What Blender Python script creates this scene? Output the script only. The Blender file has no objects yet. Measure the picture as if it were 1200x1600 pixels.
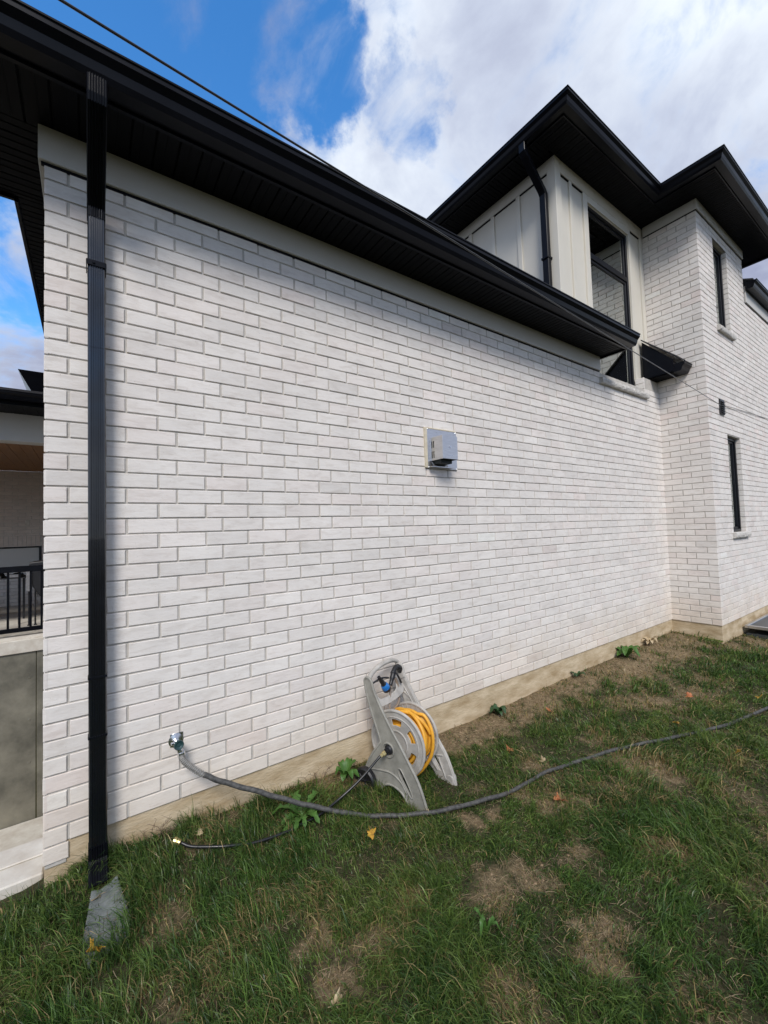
import bpy, math, random
import numpy as np
from mathutils import Vector, Matrix
random.seed(7); rng = np.random.default_rng(11)
R = math.radians
C = bpy.context.scene.collection
S = bpy.context.scene

# ------------------------------------------------------------------ camera
CAMH = 1.4803
cam = bpy.data.cameras.new('camera'); co = bpy.data.objects.new('camera', cam); C.objects.link(co)
RW = ((0.815429, -0.00178236, 0.57885436), (-0.57797567, 0.05265722, 0.81435333), (-0.03193233, -0.99861106, 0.04190806))
M = Matrix(((RW[0][0], -RW[0][1], -RW[0][2], 0), (RW[1][0], -RW[1][1], -RW[1][2], 0), (RW[2][0], -RW[2][1], -RW[2][2], CAMH), (0, 0, 0, 1)))
co.matrix_world = M
cam.sensor_fit = 'VERTICAL'; cam.sensor_height = 32.0; cam.lens = 649.54 / 1600 * 32.0
cam.clip_start = 0.05; cam.clip_end = 3000
S.camera = co
# ------------------------------------------------------------------ view / exposure
S.view_settings.view_transform = 'Standard'; S.view_settings.look = 'None'
S.view_settings.exposure = 0.84; S.view_settings.gamma = 1
# ------------------------------------------------------------------ sun
SUN = Vector((-0.62, -1.0, 1.12)).normalized()       # towards the sun
sl = bpy.data.lights.new('sun', 'SUN'); sl.energy = 1.6; sl.angle = R(20); sl.color = (1, 0.945, 0.875)
so = bpy.data.objects.new('sun', sl); C.objects.link(so)
so.rotation_euler = SUN.to_track_quat('Z', 'Y').to_euler()
# ------------------------------------------------------------------ world
HOLES = (((0.078, 0.624, 0.777), 12, 0.95), ((0.20, 0.62, 0.76), 6.5, 0.80), ((0.30, 0.585, 0.755), 4.5, 0.72), ((0.435, 0.535, 0.724), 3.4, 0.52),
         ((-0.09, 0.93, 0.35), 8, 0.55), ((-0.55, 0.35, 0.75), 22, 0.6), ((-0.3, -0.7, 0.6), 30, 0.5))
W = bpy.data.worlds.new('World'); S.world = W; W.use_nodes = True
def world():
    nt = W.node_tree; N = nt.nodes; L = nt.links; N.clear()
    out = N.new('ShaderNodeOutputWorld'); bg = N.new('ShaderNodeBackground'); L.new(bg.outputs[0], out.inputs[0])
    bg.inputs[1].default_value = 0.1
    sky = N.new('ShaderNodeTexSky'); sky.sky_type = 'NISHITA'; sky.sun_disc = False
    sky.sun_elevation = math.asin(SUN.z); sky.sun_rotation = math.atan2(SUN.x, SUN.y)
    sky.altitude = 300; sky.air_density = 1.0; sky.dust_density = 0.4; sky.ozone_density = 3.0
    def math_(op, a, b=None, c=None, clamp=False):
        n = N.new('ShaderNodeMath'); n.operation = op; n.use_clamp = clamp
        for i, v in enumerate((a, b, c)):
            if v is None: continue
            if hasattr(v, 'links'): L.new(v, n.inputs[i])
            else: n.inputs[i].default_value = v
        return n.outputs[0]
    tc = N.new('ShaderNodeTexCoord'); D = tc.outputs['Generated']
    # project on a cloud deck so that clouds shrink towards the horizon
    sep = N.new('ShaderNodeSeparateXYZ'); L.new(D, sep.inputs[0])
    zz = math_('ADD', math_('MAXIMUM', sep.outputs[2], 0.0), 0.45)
    cmb = N.new('ShaderNodeCombineXYZ'); L.new(math_('DIVIDE', sep.outputs[0], zz), cmb.inputs[0]); L.new(math_('DIVIDE', sep.outputs[1], zz), cmb.inputs[1])
    def noise(scale, det, rough, dist=0.0, off=0.0, lac=2.0):
        mp = N.new('ShaderNodeMapping'); L.new(cmb.outputs[0], mp.inputs[0]); mp.inputs['Location'].default_value = (off, off * .7, off * .3)
        mp.inputs['Rotation'].default_value = (0, 0, 0.6); mp.inputs['Scale'].default_value = (1.0, 0.95, 1)
        n = N.new('ShaderNodeTexNoise'); L.new(mp.outputs[0], n.inputs['Vector']); n.inputs['Scale'].default_value = scale
        n.inputs['Detail'].default_value = det; n.inputs['Roughness'].default_value = rough; n.inputs['Distortion'].default_value = dist
        n.inputs['Lacunarity'].default_value = lac
        return n.outputs[0]
    n1 = noise(2.1, 12, 0.55, 0.35, 3.1); n2 = noise(1.7, 8, 0.55, 0.3, 8.4); n3 = noise(6.5, 12, 0.60, 0.5, 1.7)
    # clear-sky holes in the deck
    nw = N.new('ShaderNodeTexNoise'); L.new(D, nw.inputs['Vector']); nw.inputs['Scale'].default_value = 5.5; nw.inputs['Detail'].default_value = 7; nw.inputs['Roughness'].default_value = 0.6
    v1 = N.new('ShaderNodeVectorMath'); v1.operation = 'MULTIPLY_ADD'; L.new(nw.outputs['Color'], v1.inputs[0]); v1.inputs[1].default_value = (.34, .34, .34); v1.inputs[2].default_value = (-.17, -.17, -.17)
    v2 = N.new('ShaderNodeVectorMath'); v2.operation = 'ADD'; L.new(v1.outputs[0], v2.inputs[0]); L.new(D, v2.inputs[1])
    v3 = N.new('ShaderNodeVectorMath'); v3.operation = 'NORMALIZE'; L.new(v2.outputs[0], v3.inputs[0]); DW = v3.outputs[0]
    hole = None
    for (d, rad, s) in HOLES:
        vm = N.new('ShaderNodeVectorMath'); vm.operation = 'DOT_PRODUCT'; L.new(DW, vm.inputs[0]); vm.inputs[1].default_value = d
        mr = N.new('ShaderNodeMapRange'); mr.interpolation_type = 'SMOOTHSTEP'; L.new(vm.outputs['Value'], mr.inputs[0])
        mr.inputs[1].default_value = math.cos(R(rad * 1.5)); mr.inputs[2].default_value = math.cos(R(rad * 0.3)); mr.inputs[3].default_value = 0; mr.inputs[4].default_value = s
        hole = mr.outputs[0] if hole is None else math_('MAXIMUM', hole, mr.outputs[0])
    dens = math_('ADD', math_('ADD', math_('MULTIPLY', math_('SUBTRACT', n1, 0.5), 2.2), 0.86), math_('MULTIPLY', math_('SUBTRACT', n3, 0.5), 2.3))
    dens = math_('SUBTRACT', dens, hole)
    mr = N.new('ShaderNodeMapRange'); mr.interpolation_type = 'SMOOTHSTEP'; L.new(dens, mr.inputs[0]); mr.inputs[1].default_value = -0.05; mr.inputs[2].default_value = 0.80
    cover = mr.outputs[0]
    # cloud tone: bright thin edges, blue-grey thick parts
    cr = N.new('ShaderNodeValToRGB'); tone = math_('ADD', math_('ADD', math_('MULTIPLY', n2, 0.75), math_('MULTIPLY', n1, 0.35)), math_('MULTIPLY', math_('SUBTRACT', n3, 0.5), 0.22)); L.new(tone, cr.inputs[0])
    e = cr.color_ramp.elements; e[0].position = 0.42; e[0].color = (5.2, 5.6, 6.1, 1); e[1].position = 0.64; e[1].color = (2.1, 2.3, 3.2, 1)
    m = e = cr.color_ramp.elements.new(0.53); e.color = (3.4, 3.75, 4.6, 1)
    hs = N.new('ShaderNodeHueSaturation'); L.new(sky.outputs[0], hs.inputs['Color']); hs.inputs['Saturation'].default_value = 1.28; hs.inputs['Value'].default_value = 1.65
    mx = N.new('ShaderNodeMixRGB'); L.new(cover, mx.inputs[0]); L.new(hs.outputs[0], mx.inputs[1]); L.new(cr.outputs[0], mx.inputs[2])
    L.new(mx.outputs[0], bg.inputs[0])
world()

# ------------------------------------------------------------------ materials
def mat(name, col, rough=0.6, metal=0.0, var=0.0, vscale=8.0, col2=None, bump=0.0, bscale=60.0, attr=None, spec=0.5, stretch=(1, 1, 1), coat=0.0, trans=0.0, extra=None):
    m = bpy.data.materials.new(name); m.use_nodes = True; nt = m.node_tree; N = nt.nodes; L = nt.links
    b = N['Principled BSDF']; b.inputs['Roughness'].default_value = rough; b.inputs['Metallic'].default_value = metal
    b.inputs['Specular IOR Level'].default_value = spec; b.inputs['Coat Weight'].default_value = coat
    c = (*col, 1); b.inputs['Base Color'].default_value = c
    tc = N.new('ShaderNodeTexCoord'); mp = N.new('ShaderNodeMapping'); L.new(tc.outputs['Object'], mp.inputs[0]); mp.inputs['Scale'].default_value = stretch
    src = None
    if var or col2:
        n = N.new('ShaderNodeTexNoise'); L.new(mp.outputs[0], n.inputs['Vector']); n.inputs['Scale'].default_value = vscale; n.inputs['Detail'].default_value = 8; n.inputs['Roughness'].default_value = 0.62
        r = N.new('ShaderNodeValToRGB'); L.new(n.outputs[0], r.inputs[0]); r.color_ramp.elements[0].position = 0.33; r.color_ramp.elements[1].position = 0.68
        a = col2 if col2 else tuple(x * (1 - var) for x in col)
        z = col if col2 else tuple(min(1, x * (1 + var)) for x in col)
        r.color_ramp.elements[0].color = (*a, 1); r.color_ramp.elements[1].color = (*z, 1)
        src = r.outputs[0]
        # roughness follows the same wear
        mr = N.new('ShaderNodeMapRange'); L.new(n.outputs[0], mr.inputs[0]); mr.inputs[3].default_value = max(0.05, rough - 0.08); mr.inputs[4].default_value = min(1, rough + 0.1); L.new(mr.outputs[0], b.inputs['Roughness'])
    if attr:
        at = N.new('ShaderNodeAttribute'); at.attribute_name = attr
        if src is None: src = at.outputs['Color']
        else:
            mx = N.new('ShaderNodeMixRGB'); mx.blend_type = 'MULTIPLY'; mx.inputs[0].default_value = 1; L.new(at.outputs['Color'], mx.inputs[1]); L.new(src, mx.inputs[2]); src = mx.outputs[0]
    if src is not None: L.new(src, b.inputs['Base Color'])
    if bump:
        n2 = N.new('ShaderNodeTexNoise'); L.new(mp.outputs[0], n2.inputs['Vector']); n2.inputs['Scale'].default_value = bscale; n2.inputs['Detail'].default_value = 6; n2.inputs['Roughness'].default_value = 0.6
        bp = N.new('ShaderNodeBump'); bp.inputs['Strength'].default_value = bump; bp.inputs['Distance'].default_value = 0.004; L.new(n2.outputs[0], bp.inputs['Height']); L.new(bp.outputs[0], b.inputs['Normal'])
    if trans:
        o = N['Material Output']; t = N.new('ShaderNodeBsdfTranslucent'); ms = N.new('ShaderNodeMixShader'); ms.inputs[0].default_value = trans
        if src is not None: L.new(src, t.inputs[0])
        else: t.inputs[0].default_value = c
        L.new(b.outputs[0], ms.inputs[1]); L.new(t.outputs[0], ms.inputs[2]); L.new(ms.outputs[0], o.inputs[0])
    if extra: extra(nt, b, tc, src)
    return m

def brick_extra(nt, b, tc, src):
    # fired-clay drag marks: small pits and streaks, faint pink-grey blotches that belong to the brick face
    N = nt.nodes; L = nt.links
    mp = N.new('ShaderNodeMapping'); L.new(tc.outputs['Object'], mp.inputs[0]); mp.inputs['Scale'].default_value = (9, 9, 34)
    n = N.new('ShaderNodeTexNoise'); L.new(mp.outputs[0], n.inputs['Vector']); n.inputs['Scale'].default_value = 1.0; n.inputs['Detail'].default_value = 9; n.inputs['Roughness'].default_value = 0.65; n.inputs['Distortion'].default_value = 0.6
    r = N.new('ShaderNodeValToRGB'); L.new(n.outputs[0], r.inputs[0]); e = r.color_ramp.elements; e[0].position = 0.30; e[0].color = (0.80, 0.775, 0.755, 1); e[1].position = 0.52; e[1].color = (1, 1, 1, 1)
    mx = N.new('ShaderNodeMixRGB'); mx.blend_type = 'MULTIPLY'; mx.inputs[0].default_value = 0.75; L.new(src, mx.inputs[1]); L.new(r.outputs[0], mx.inputs[2])
    n4 = N.new('ShaderNodeTexNoise'); L.new(tc.outputs['Object'], n4.inputs['Vector']); n4.inputs['Scale'].default_value = 95; n4.inputs['Detail'].default_value = 3
    r4 = N.new('ShaderNodeValToRGB'); L.new(n4.outputs[0], r4.inputs[0]); e = r4.color_ramp.elements; e[0].position = 0.24; e[0].color = (0.62, 0.58, 0.55, 1); e[1].position = 0.34; e[1].color = (1, 1, 1, 1)
    mx2 = N.new('ShaderNodeMixRGB'); mx2.blend_type = 'MULTIPLY'; mx2.inputs[0].default_value = 0.6; L.new(mx.outputs[0], mx2.inputs[1]); L.new(r4.outputs[0], mx2.inputs[2])
    # splashed soil on the lowest courses
    sp = N.new('ShaderNodeSeparateXYZ'); L.new(tc.outputs['Object'], sp.inputs[0])
    n5 = N.new('ShaderNodeTexNoise'); L.new(tc.outputs['Object'], n5.inputs['Vector']); n5.inputs['Scale'].default_value = 3.0; n5.inputs['Detail'].default_value = 8
    ad = N.new('ShaderNodeMath'); ad.operation = 'MULTIPLY_ADD'; L.new(n5.outputs[0], ad.inputs[0]); ad.inputs[1].default_value = 0.55; L.new(sp.outputs[2], ad.inputs[2])
    mr = N.new('ShaderNodeMapRange'); L.new(ad.outputs[0], mr.inputs[0]); mr.inputs[1].default_value = 0.35; mr.inputs[2].default_value = 0.75; mr.inputs[3].default_value = 0.55; mr.inputs[4].default_value = 0
    mx3 = N.new('ShaderNodeMixRGB'); mx3.blend_type = 'MULTIPLY'; L.new(mr.outputs[0], mx3.inputs[0]); L.new(mx2.outputs[0], mx3.inputs[1]); mx3.inputs[2].default_value = (0.93, 0.85, 0.74, 1)
    L.new(mx3.outputs[0], b.inputs['Base Color'])
    n3 = N.new('ShaderNodeTexNoise'); L.new(mp.outputs[0], n3.inputs['Vector']); n3.inputs['Scale'].default_value = 3.2; n3.inputs['Detail'].default_value = 8; n3.inputs['Roughness'].default_value = 0.7
    bp = N.new('ShaderNodeBump'); bp.inputs['Strength'].default_value = 0.45; bp.inputs['Distance'].default_value = 0.003; L.new(n3.outputs[0], bp.inputs['Height']); L.new(bp.outputs[0], b.inputs['Normal'])

def glass_mat(name, tint, refl):
    m = bpy.data.materials.new(name); m.use_nodes = True; nt = m.node_tree; N = nt.nodes; L = nt.links; N.clear()
    o = N.new('ShaderNodeOutputMaterial'); g = N.new('ShaderNodeBsdfGlossy'); g.inputs['Roughness'].default_value = 0.01; g.inputs['Color'].default_value = (0.9, 0.95, 0.93, 1)
    t = N.new('ShaderNodeBsdfTransparent'); t.inputs[0].default_value = (*tint, 1)
    fr = N.new('ShaderNodeFresnel'); fr.inputs[0].default_value = 1.5
    ad = N.new('ShaderNodeMath'); ad.operation = 'ADD'; ad.use_clamp = True; L.new(fr.outputs[0], ad.inputs[0]); ad.inputs[1].default_value = refl
    tc = N.new('ShaderNodeTexCoord'); n = N.new('ShaderNodeTexNoise'); L.new(tc.outputs['Object'], n.inputs['Vector']); n.inputs['Scale'].default_value = 1.2
    bp = N.new('ShaderNodeBump'); bp.inputs['Strength'].default_value = 0.03; bp.inputs['Distance'].default_value = 0.02; L.new(n.outputs[0], bp.inputs['Height']); L.new(bp.outputs[0], g.inputs['Normal'])
    mx = N.new('ShaderNodeMixShader'); L.new(ad.outputs[0], mx.inputs[0]); L.new(t.outputs[0], mx.inputs[1]); L.new(g.outputs[0], mx.inputs[2]); L.new(mx.outputs[0], o.inputs[0])
    return m

MT = {}
MT['brick'] = mat('white_brick', (0.755, 0.715, 0.668), 0.85, var=0.06, vscale=4, attr='tint', spec=0.2, extra=brick_extra)
MT['mortar'] = mat('mortar', (0.51, 0.48, 0.435), 0.95, var=0.12, vscale=14, bump=0.5, bscale=180, spec=0.1)
MT['found'] = mat('foundation', (0.64, 0.53, 0.37), 0.95, vscale=3.5, col2=(0.36, 0.265, 0.15), bump=1.0, bscale=28, spec=0.1, stretch=(1, 1, 3))
MT['board'] = mat('painted_board', (0.55, 0.535, 0.50), 0.55, var=0.03, vscale=3, bump=0.05, bscale=300)
MT['cream'] = mat('cream_panel', (0.66, 0.625, 0.54), 0.6, var=0.025, vscale=2, bump=0.08, bscale=250)
MT['black'] = mat('black_metal', (0.0035, 0.004, 0.0065), 0.30, var=0.2, vscale=5, spec=0.16, bump=0.02, bscale=20)
MT['pipe'] = mat('black_pipe', (0.005, 0.006, 0.009), 0.20, var=0.2, vscale=5, spec=0.6, coat=0.6)
MT['soffit'] = mat('black_soffit', (0.0016, 0.0018, 0.0028), 0.5, var=0.2, vscale=6, spec=0.12)
MT['frame'] = mat('window_frame', (0.006, 0.0065, 0.009), 0.38, var=0.1, spec=.35, vscale=5)
MT['spacer'] = mat('sash_edge', (0.28, 0.32, 0.31), 0.4, var=0.1)
MT['roof'] = mat('shingle', (0.03, 0.03, 0.033), 0.9, var=0.35, vscale=30, bump=0.6, bscale=40)
MT['stone'] = mat('limestone_sill', (0.60, 0.575, 0.53), 0.9, vscale=22, col2=(0.42, 0.40, 0.37), bump=1.0, bscale=45)
MT['glass'] = glass_mat('pane_glass', (0.75, 0.8, 0.78), 0.42)
MT['wellglass'] = mat('well_cover_sheet', (0.045, 0.052, 0.06), 0.35, var=0.3, vscale=3, spec=0.4)
MT['dark'] = mat('dark_room', (0.03, 0.035, 0.035), 0.8, var=0.2)
MT['steel'] = mat('stainless', (0.62, 0.62, 0.63), 0.30, 0.92, var=0.08, vscale=18, stretch=(1, 1, 6), bump=0.04, bscale=90)
MT['wood_edge'] = mat('tan_sealant', (0.58, 0.52, 0.40), 0.85, var=0.12, vscale=30)
MT['resin'] = mat('grey_resin', (0.265, 0.255, 0.22), 0.5, var=0.20, vscale=16, bump=0.15, bscale=350)
MT['resin_l'] = mat('pale_resin', (0.40, 0.38, 0.345), 0.5, var=0.22, vscale=14, bump=0.15, bscale=350)
MT['yellow'] = mat('yellow_hose', (0.72, 0.36, 0.035), 0.42, var=0.12, vscale=30, bump=0.1, bscale=250)
MT['hose'] = mat('grey_hose', (0.10, 0.098, 0.092), 0.6, vscale=45, col2=(0.022, 0.022, 0.022), bump=0.4, bscale=120)
MT['hoseb'] = mat('black_hose', (0.010, 0.010, 0.011), 0.3, var=0.2, vscale=20)
MT['hosebrown'] = mat('brown_hose', (0.22, 0.17, 0.13), 0.5, var=0.15, vscale=20)
MT['brass'] = mat('brass', (0.62, 0.50, 0.24), 0.35, 0.9, var=0.15, vscale=60)
MT['chrome'] = mat('chrome', (0.72, 0.73, 0.74), 0.22, 1.0, var=0.05)
MT['rubber'] = mat('black_plastic', (0.014, 0.014, 0.016), 0.42, var=0.2, vscale=20)
MT['blue'] = mat('blue_plastic', (0.015, 0.16, 0.48), 0.25, var=0.1, vscale=20, coat=0.4)
MT['spring'] = mat('spring_steel', (0.30, 0.29, 0.27), 0.5, 0.4, var=0.25, vscale=80)
MT['teal'] = mat('teal_knob', (0.018, 0.05, 0.052), 0.4, var=0.2, vscale=60)
MT['concrete'] = mat('concrete_wall', (0.25, 0.235, 0.185), 0.9, vscale=2.2, col2=(0.10, 0.095, 0.075), bump=0.3, bscale=25)
MT['curb'] = mat('curb_concrete', (0.66, 0.63, 0.56), 0.9, vscale=7, col2=(0.50, 0.45, 0.38), bump=0.3, bscale=50)
MT['pad'] = mat('splash_pad_concrete', (0.19, 0.205, 0.20), 0.9, vscale=16, col2=(0.085, 0.095, 0.09), bump=0.6, bscale=90)
MT['cedar'] = mat('cedar_ceiling', (0.34, 0.17, 0.07), 0.55, vscale=3, col2=(0.24, 0.11, 0.045), stretch=(8, 1, 1))
MT['grey'] = mat('grey_fabric', (0.20, 0.20, 0.21), 0.9, var=0.15, vscale=20)
MT['green_leaf'] = mat('weed_leaf', (0.09, 0.20, 0.035), 0.5, vscale=20, col2=(0.05, 0.13, 0.02), trans=0.25)
MT['dark_leaf'] = mat('weed_leaf_dark', (0.045, 0.105, 0.035), 0.45, vscale=20, col2=(0.025, 0.065, 0.02), trans=0.2)
MT['leaf_y'] = mat('dry_leaf_yellow', (0.66, 0.40, 0.05), 0.6, vscale=40, col2=(0.42, 0.20, 0.03), trans=0.2)
MT['leaf_o'] = mat('dry_leaf_orange', (0.55, 0.20, 0.07), 0.6, vscale=40, col2=(0.33, 0.10, 0.04), trans=0.15)
MT['leaf_p'] = mat('dry_leaf_pale', (0.60, 0.50, 0.32), 0.65, vscale=40, col2=(0.38, 0.27, 0.15), trans=0.15)
MT['grass'] = mat('grass_blade', (1, 1, 1), 0.4, attr='tint', spec=0.5, trans=0.25)
MT['twig'] = mat('twig', (0.16, 0.11, 0.07), 0.8, var=0.2)

# ------------------------------------------------------------------ mesh helpers
OFF = {}
class MB:
    def __init__(s): s.v = []; s.f = []; s.t = []
    def add(s, vs, fs, tint=None):
        b = len(s.v); s.v += [tuple(p) for p in vs]; s.f += [tuple(i + b for i in q) for q in fs]
        if tint is not None: s.t += [tint] * len(vs)
        return s
    def box(s, x0, x1, y0, y1, z0, z1, c=0.0):
        if c <= 0:
            vs = [(x, y, z) for z in (z0, z1) for y in (y0, y1) for x in (x0, x1)]
            return s.add(vs, [(0, 2, 3, 1), (4, 5, 7, 6), (0, 1, 5, 4), (2, 6, 7, 3), (0, 4, 6, 2), (1, 3, 7, 5)])
        # chamfered box
        X = (x0, x1); Y = (y0, y1); Z = (z0, z1); vs = []; idx = {}
        for i in (0, 1):
            for j in (0, 1):
                for k in (0, 1):
                    a = c if i == 0 else -c; b = c if j == 0 else -c; d = c if k == 0 else -c
                    idx[i, j, k, 'x'] = len(vs); vs.append((X[i], Y[j] + b, Z[k] + d))
                    idx[i, j, k, 'y'] = len(vs); vs.append((X[i] + a, Y[j], Z[k] + d))
                    idx[i, j, k, 'z'] = len(vs); vs.append((X[i] + a, Y[j] + b, Z[k]))
        fs = []
        for i in (0, 1):
            q = [idx[i, 0, 0, 'x'], idx[i, 1, 0, 'x'], idx[i, 1, 1, 'x'], idx[i, 0, 1, 'x']]; fs.append(q if i else q[::-1])
            q = [idx[0, i, 0, 'y'], idx[1, i, 0, 'y'], idx[1, i, 1, 'y'], idx[0, i, 1, 'y']]; fs.append(q[::-1] if i else q)
            q = [idx[0, 0, i, 'z'], idx[1, 0, i, 'z'], idx[1, 1, i, 'z'], idx[0, 1, i, 'z']]; fs.append(q if i else q[::-1])
        for a in (0, 1):
            for b in (0, 1):
                fs.append([idx[0, a, b, 'y'], idx[1, a, b, 'y'], idx[1, a, b, 'z'], idx[0, a, b, 'z']])
                fs.append([idx[a, 0, b, 'x'], idx[a, 1, b, 'x'], idx[a, 1, b, 'z'], idx[a, 0, b, 'z']])
                fs.append([idx[a, b, 0, 'x'], idx[a, b, 1, 'x'], idx[a, b, 1, 'y'], idx[a, b, 0, 'y']])
        for i in (0, 1):
            for j in (0, 1):
                for k in (0, 1): fs.append([idx[i, j, k, 'x'], idx[i, j, k, 'y'], idx[i, j, k, 'z']])
        return s.add(vs, fs)
    def prism(s, poly, axis, a0, a1):
        # poly in the two other axes (cyclic order), extruded along axis from a0 to a1
        def p(u, w, a): return (a, u, w) if axis == 0 else ((u, a, w) if axis == 1 else (u, w, a))
        n = len(poly); vs = [p(u, w, a0) for u, w in poly] + [p(u, w, a1) for u, w in poly]
        fs = [tuple(range(n)), tuple(range(2 * n - 1, n - 1, -1))] + [(i, n + i, n + (i + 1) % n, (i + 1) % n) for i in range(n)]
        return s.add(vs, fs)
    def tube(s, pts, r, k=10, cap=True, sx=1.0):
        P = [Vector(p) for p in pts]; n = len(P); rr = r if hasattr(r, '__len__') else [r] * n
        vs = []; up = None
        for i, p in enumerate(P):
            t = (P[min(i + 1, n - 1)] - P[max(i - 1, 0)]).normalized()
            if up is None: up = Vector((0, 0, 1)) if abs(t.z) < 0.9 else Vector((1, 0, 0))
            a = up - t * up.dot(t); a.normalize(); up = a; b = t.cross(a)
            for j in range(k):
                w = 2 * math.pi * j / k; vs.append(p + (a * math.cos(w) + b * math.sin(w) * sx) * rr[i])
        fs = [(i * k + j, i * k + (j + 1) % k, (i + 1) * k + (j + 1) % k, (i + 1) * k + j) for i in range(n - 1) for j in range(k)]
        if cap: fs += [tuple(range(k))[::-1], tuple(range((n - 1) * k, n * k))]
        return s.add(vs, fs)
    def lathe(s, prof, o, ax, k=24):
        # prof: (radius, distance along ax)
        ax = Vector(ax).normalized(); a = ax.orthogonal().normalized(); b = ax.cross(a); o = Vector(o); vs = []
        for r, d in prof:
            for j in range(k):
                w = 2 * math.pi * j / k; vs.append(o + ax * d + (a * math.cos(w) + b * math.sin(w)) * r)
        n = len(prof); fs = [(i * k + j, i * k + (j + 1) % k, (i + 1) * k + (j + 1) % k, (i + 1) * k + j) for i in range(n - 1) for j in range(k)]
        fs += [tuple(range(k))[::-1], tuple(range((n - 1) * k, n * k))]
        return s.add(vs, fs)
def fixnormals(me):
    import bmesh
    bm = bmesh.new(); bm.from_mesh(me); bmesh.ops.recalc_face_normals(bm, faces=bm.faces); bm.to_mesh(me); bm.free()
def obj(name, mb, m, parent=None, smooth=False, local=False, bevel=0, sub=0, fix=True, autos=None):
    me = bpy.data.meshes.new(name); off = (0, 0, 0)
    if parent is not None and not local: off = OFF.get(parent.name, (0, 0, 0))
    if isinstance(mb, MB):
        vs = [(x - off[0], y - off[1], z - off[2]) for x, y, z in mb.v]
        me.from_pydata(vs, [], mb.f)
        if mb.t:
            at = me.attributes.new('tint', 'FLOAT_COLOR', 'POINT'); at.data.foreach_set('color', np.array([(*c, 1) for c in mb.t], dtype=np.float32).ravel())
    else: me = mb; me.name = name
    if fix: fixnormals(me)
    me.materials.clear(); me.materials.append(MT[m])
    o = bpy.data.objects.new(name, me); C.objects.link(o)
    if parent is not None: o.parent = parent; OFF[o.name] = off
    if smooth: me.shade_smooth() if hasattr(me, 'shade_smooth') else None
    if autos: 
        me.shade_smooth(); me.set_sharp_from_angle(angle=R(autos))
    if bevel:
        b = o.modifiers.new('bevel', 'BEVEL'); b.width = bevel; b.segments = 2; b.limit_method = 'ANGLE'; b.angle_limit = R(40)
    return o
def tag(o, label=None, cat=None, group=None, kind=None):
    if label: o['label'] = label
    if cat: o['category'] = cat
    if group: o['group'] = group
    if kind: o['kind'] = kind
    return o
def thing(name, label, cat, loc=(0, 0, 0), rotz=0, group=None):
    o = bpy.data.objects.new(name, None); C.objects.link(o); o.location = loc; o.rotation_euler = (0, 0, rotz); o.empty_display_size = 0.1
    OFF[o.name] = loc; return tag(o, label, cat, group)
def plate(loops, th, bev=0.0, res=2):
    # filled outline with holes, rounded edges, centred on z=0 in its own plane
    cu = bpy.data.curves.new('tmp', 'CURVE'); cu.dimensions = '2D'; cu.fill_mode = 'BOTH'; cu.extrude = th / 2 - bev; cu.bevel_depth = bev; cu.bevel_resolution = res; cu.offset = -bev
    for lp in loops:
        sp = cu.splines.new('POLY'); sp.points.add(len(lp) - 1); sp.use_cyclic_u = True
        for q, (x, y) in zip(sp.points, lp): q.co = (x, y, 0, 1)
    ob = bpy.data.objects.new('tmp', cu); C.objects.link(ob)
    me = bpy.data.meshes.new_from_object(ob.evaluated_get(bpy.context.evaluated_depsgraph_get()))
    bpy.data.objects.remove(ob); bpy.data.curves.remove(cu); return me
def mapmesh(me, fn):
    n = len(me.vertices); a = np.empty(n * 3, np.float32); me.vertices.foreach_get('co', a); a = a.reshape(-1, 3)
    me.vertices.foreach_set('co', np.array([fn(p) for p in a], np.float32).ravel()); me.update(); return me
def smooth_loop(pts, it=2, keep=()):
    for _ in range(it):
        q = []; n = len(pts)
        for i in range(n):
            a = pts[i]; b = pts[(i + 1) % n]; q += [(a[0] * .75 + b[0] * .25, a[1] * .75 + b[1] * .25), (a[0] * .25 + b[0] * .75, a[1] * .25 + b[1] * .75)]
        pts = q
    return pts
def spline(pts, n=8):
    P = [Vector(p) for p in pts]; P = [P[0] * 2 - P[1]] + P + [P[-1] * 2 - P[-2]]; out = []
    for i in range(1, len(P) - 2):
        for j in range(n):
            t = j / n; a, b, c, d = P[i - 1:i + 3]
            out.append(0.5 * ((2 * b) + (c - a) * t + (2 * a - 5 * b + 4 * c - d) * t * t + (3 * b - a - 3 * c + d) * t ** 3))
    out.append(P[-2]); return out

# ------------------------------------------------------------------ noise for the lawn
def vnoise(x, y, s, seed):
    x = np.asarray(x) * s + seed * 17.3; y = np.asarray(y) * s + seed * 9.1
    xi = np.floor(x).astype(np.int64); yi = np.floor(y).astype(np.int64); fx = x - xi; fy = y - yi; fx = fx * fx * (3 - 2 * fx); fy = fy * fy * (3 - 2 * fy)
    def h(a, b):
        n = (a * 374761393 + b * 668265263 + seed * 974634777) & 0x7fffffff; n = ((n ^ (n >> 13)) * 1274126177) & 0x7fffffff; return ((n ^ (n >> 16)) & 0xffff) / 65535.0
    return (h(xi, yi) * (1 - fx) + h(xi + 1, yi) * fx) * (1 - fy) + (h(xi, yi + 1) * (1 - fx) + h(xi + 1, yi + 1) * fx) * fy
def fbm(x, y, s, seed, o=4):
    v = 0; a = 0.5; t = 0
    for i in range(o): v = v + a * vnoise(x, y, s * 2 ** i, seed + i); t += a; a *= 0.5
    return v / t
PIT = (-6.0, -0.19, 2.745, 8.0)
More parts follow.
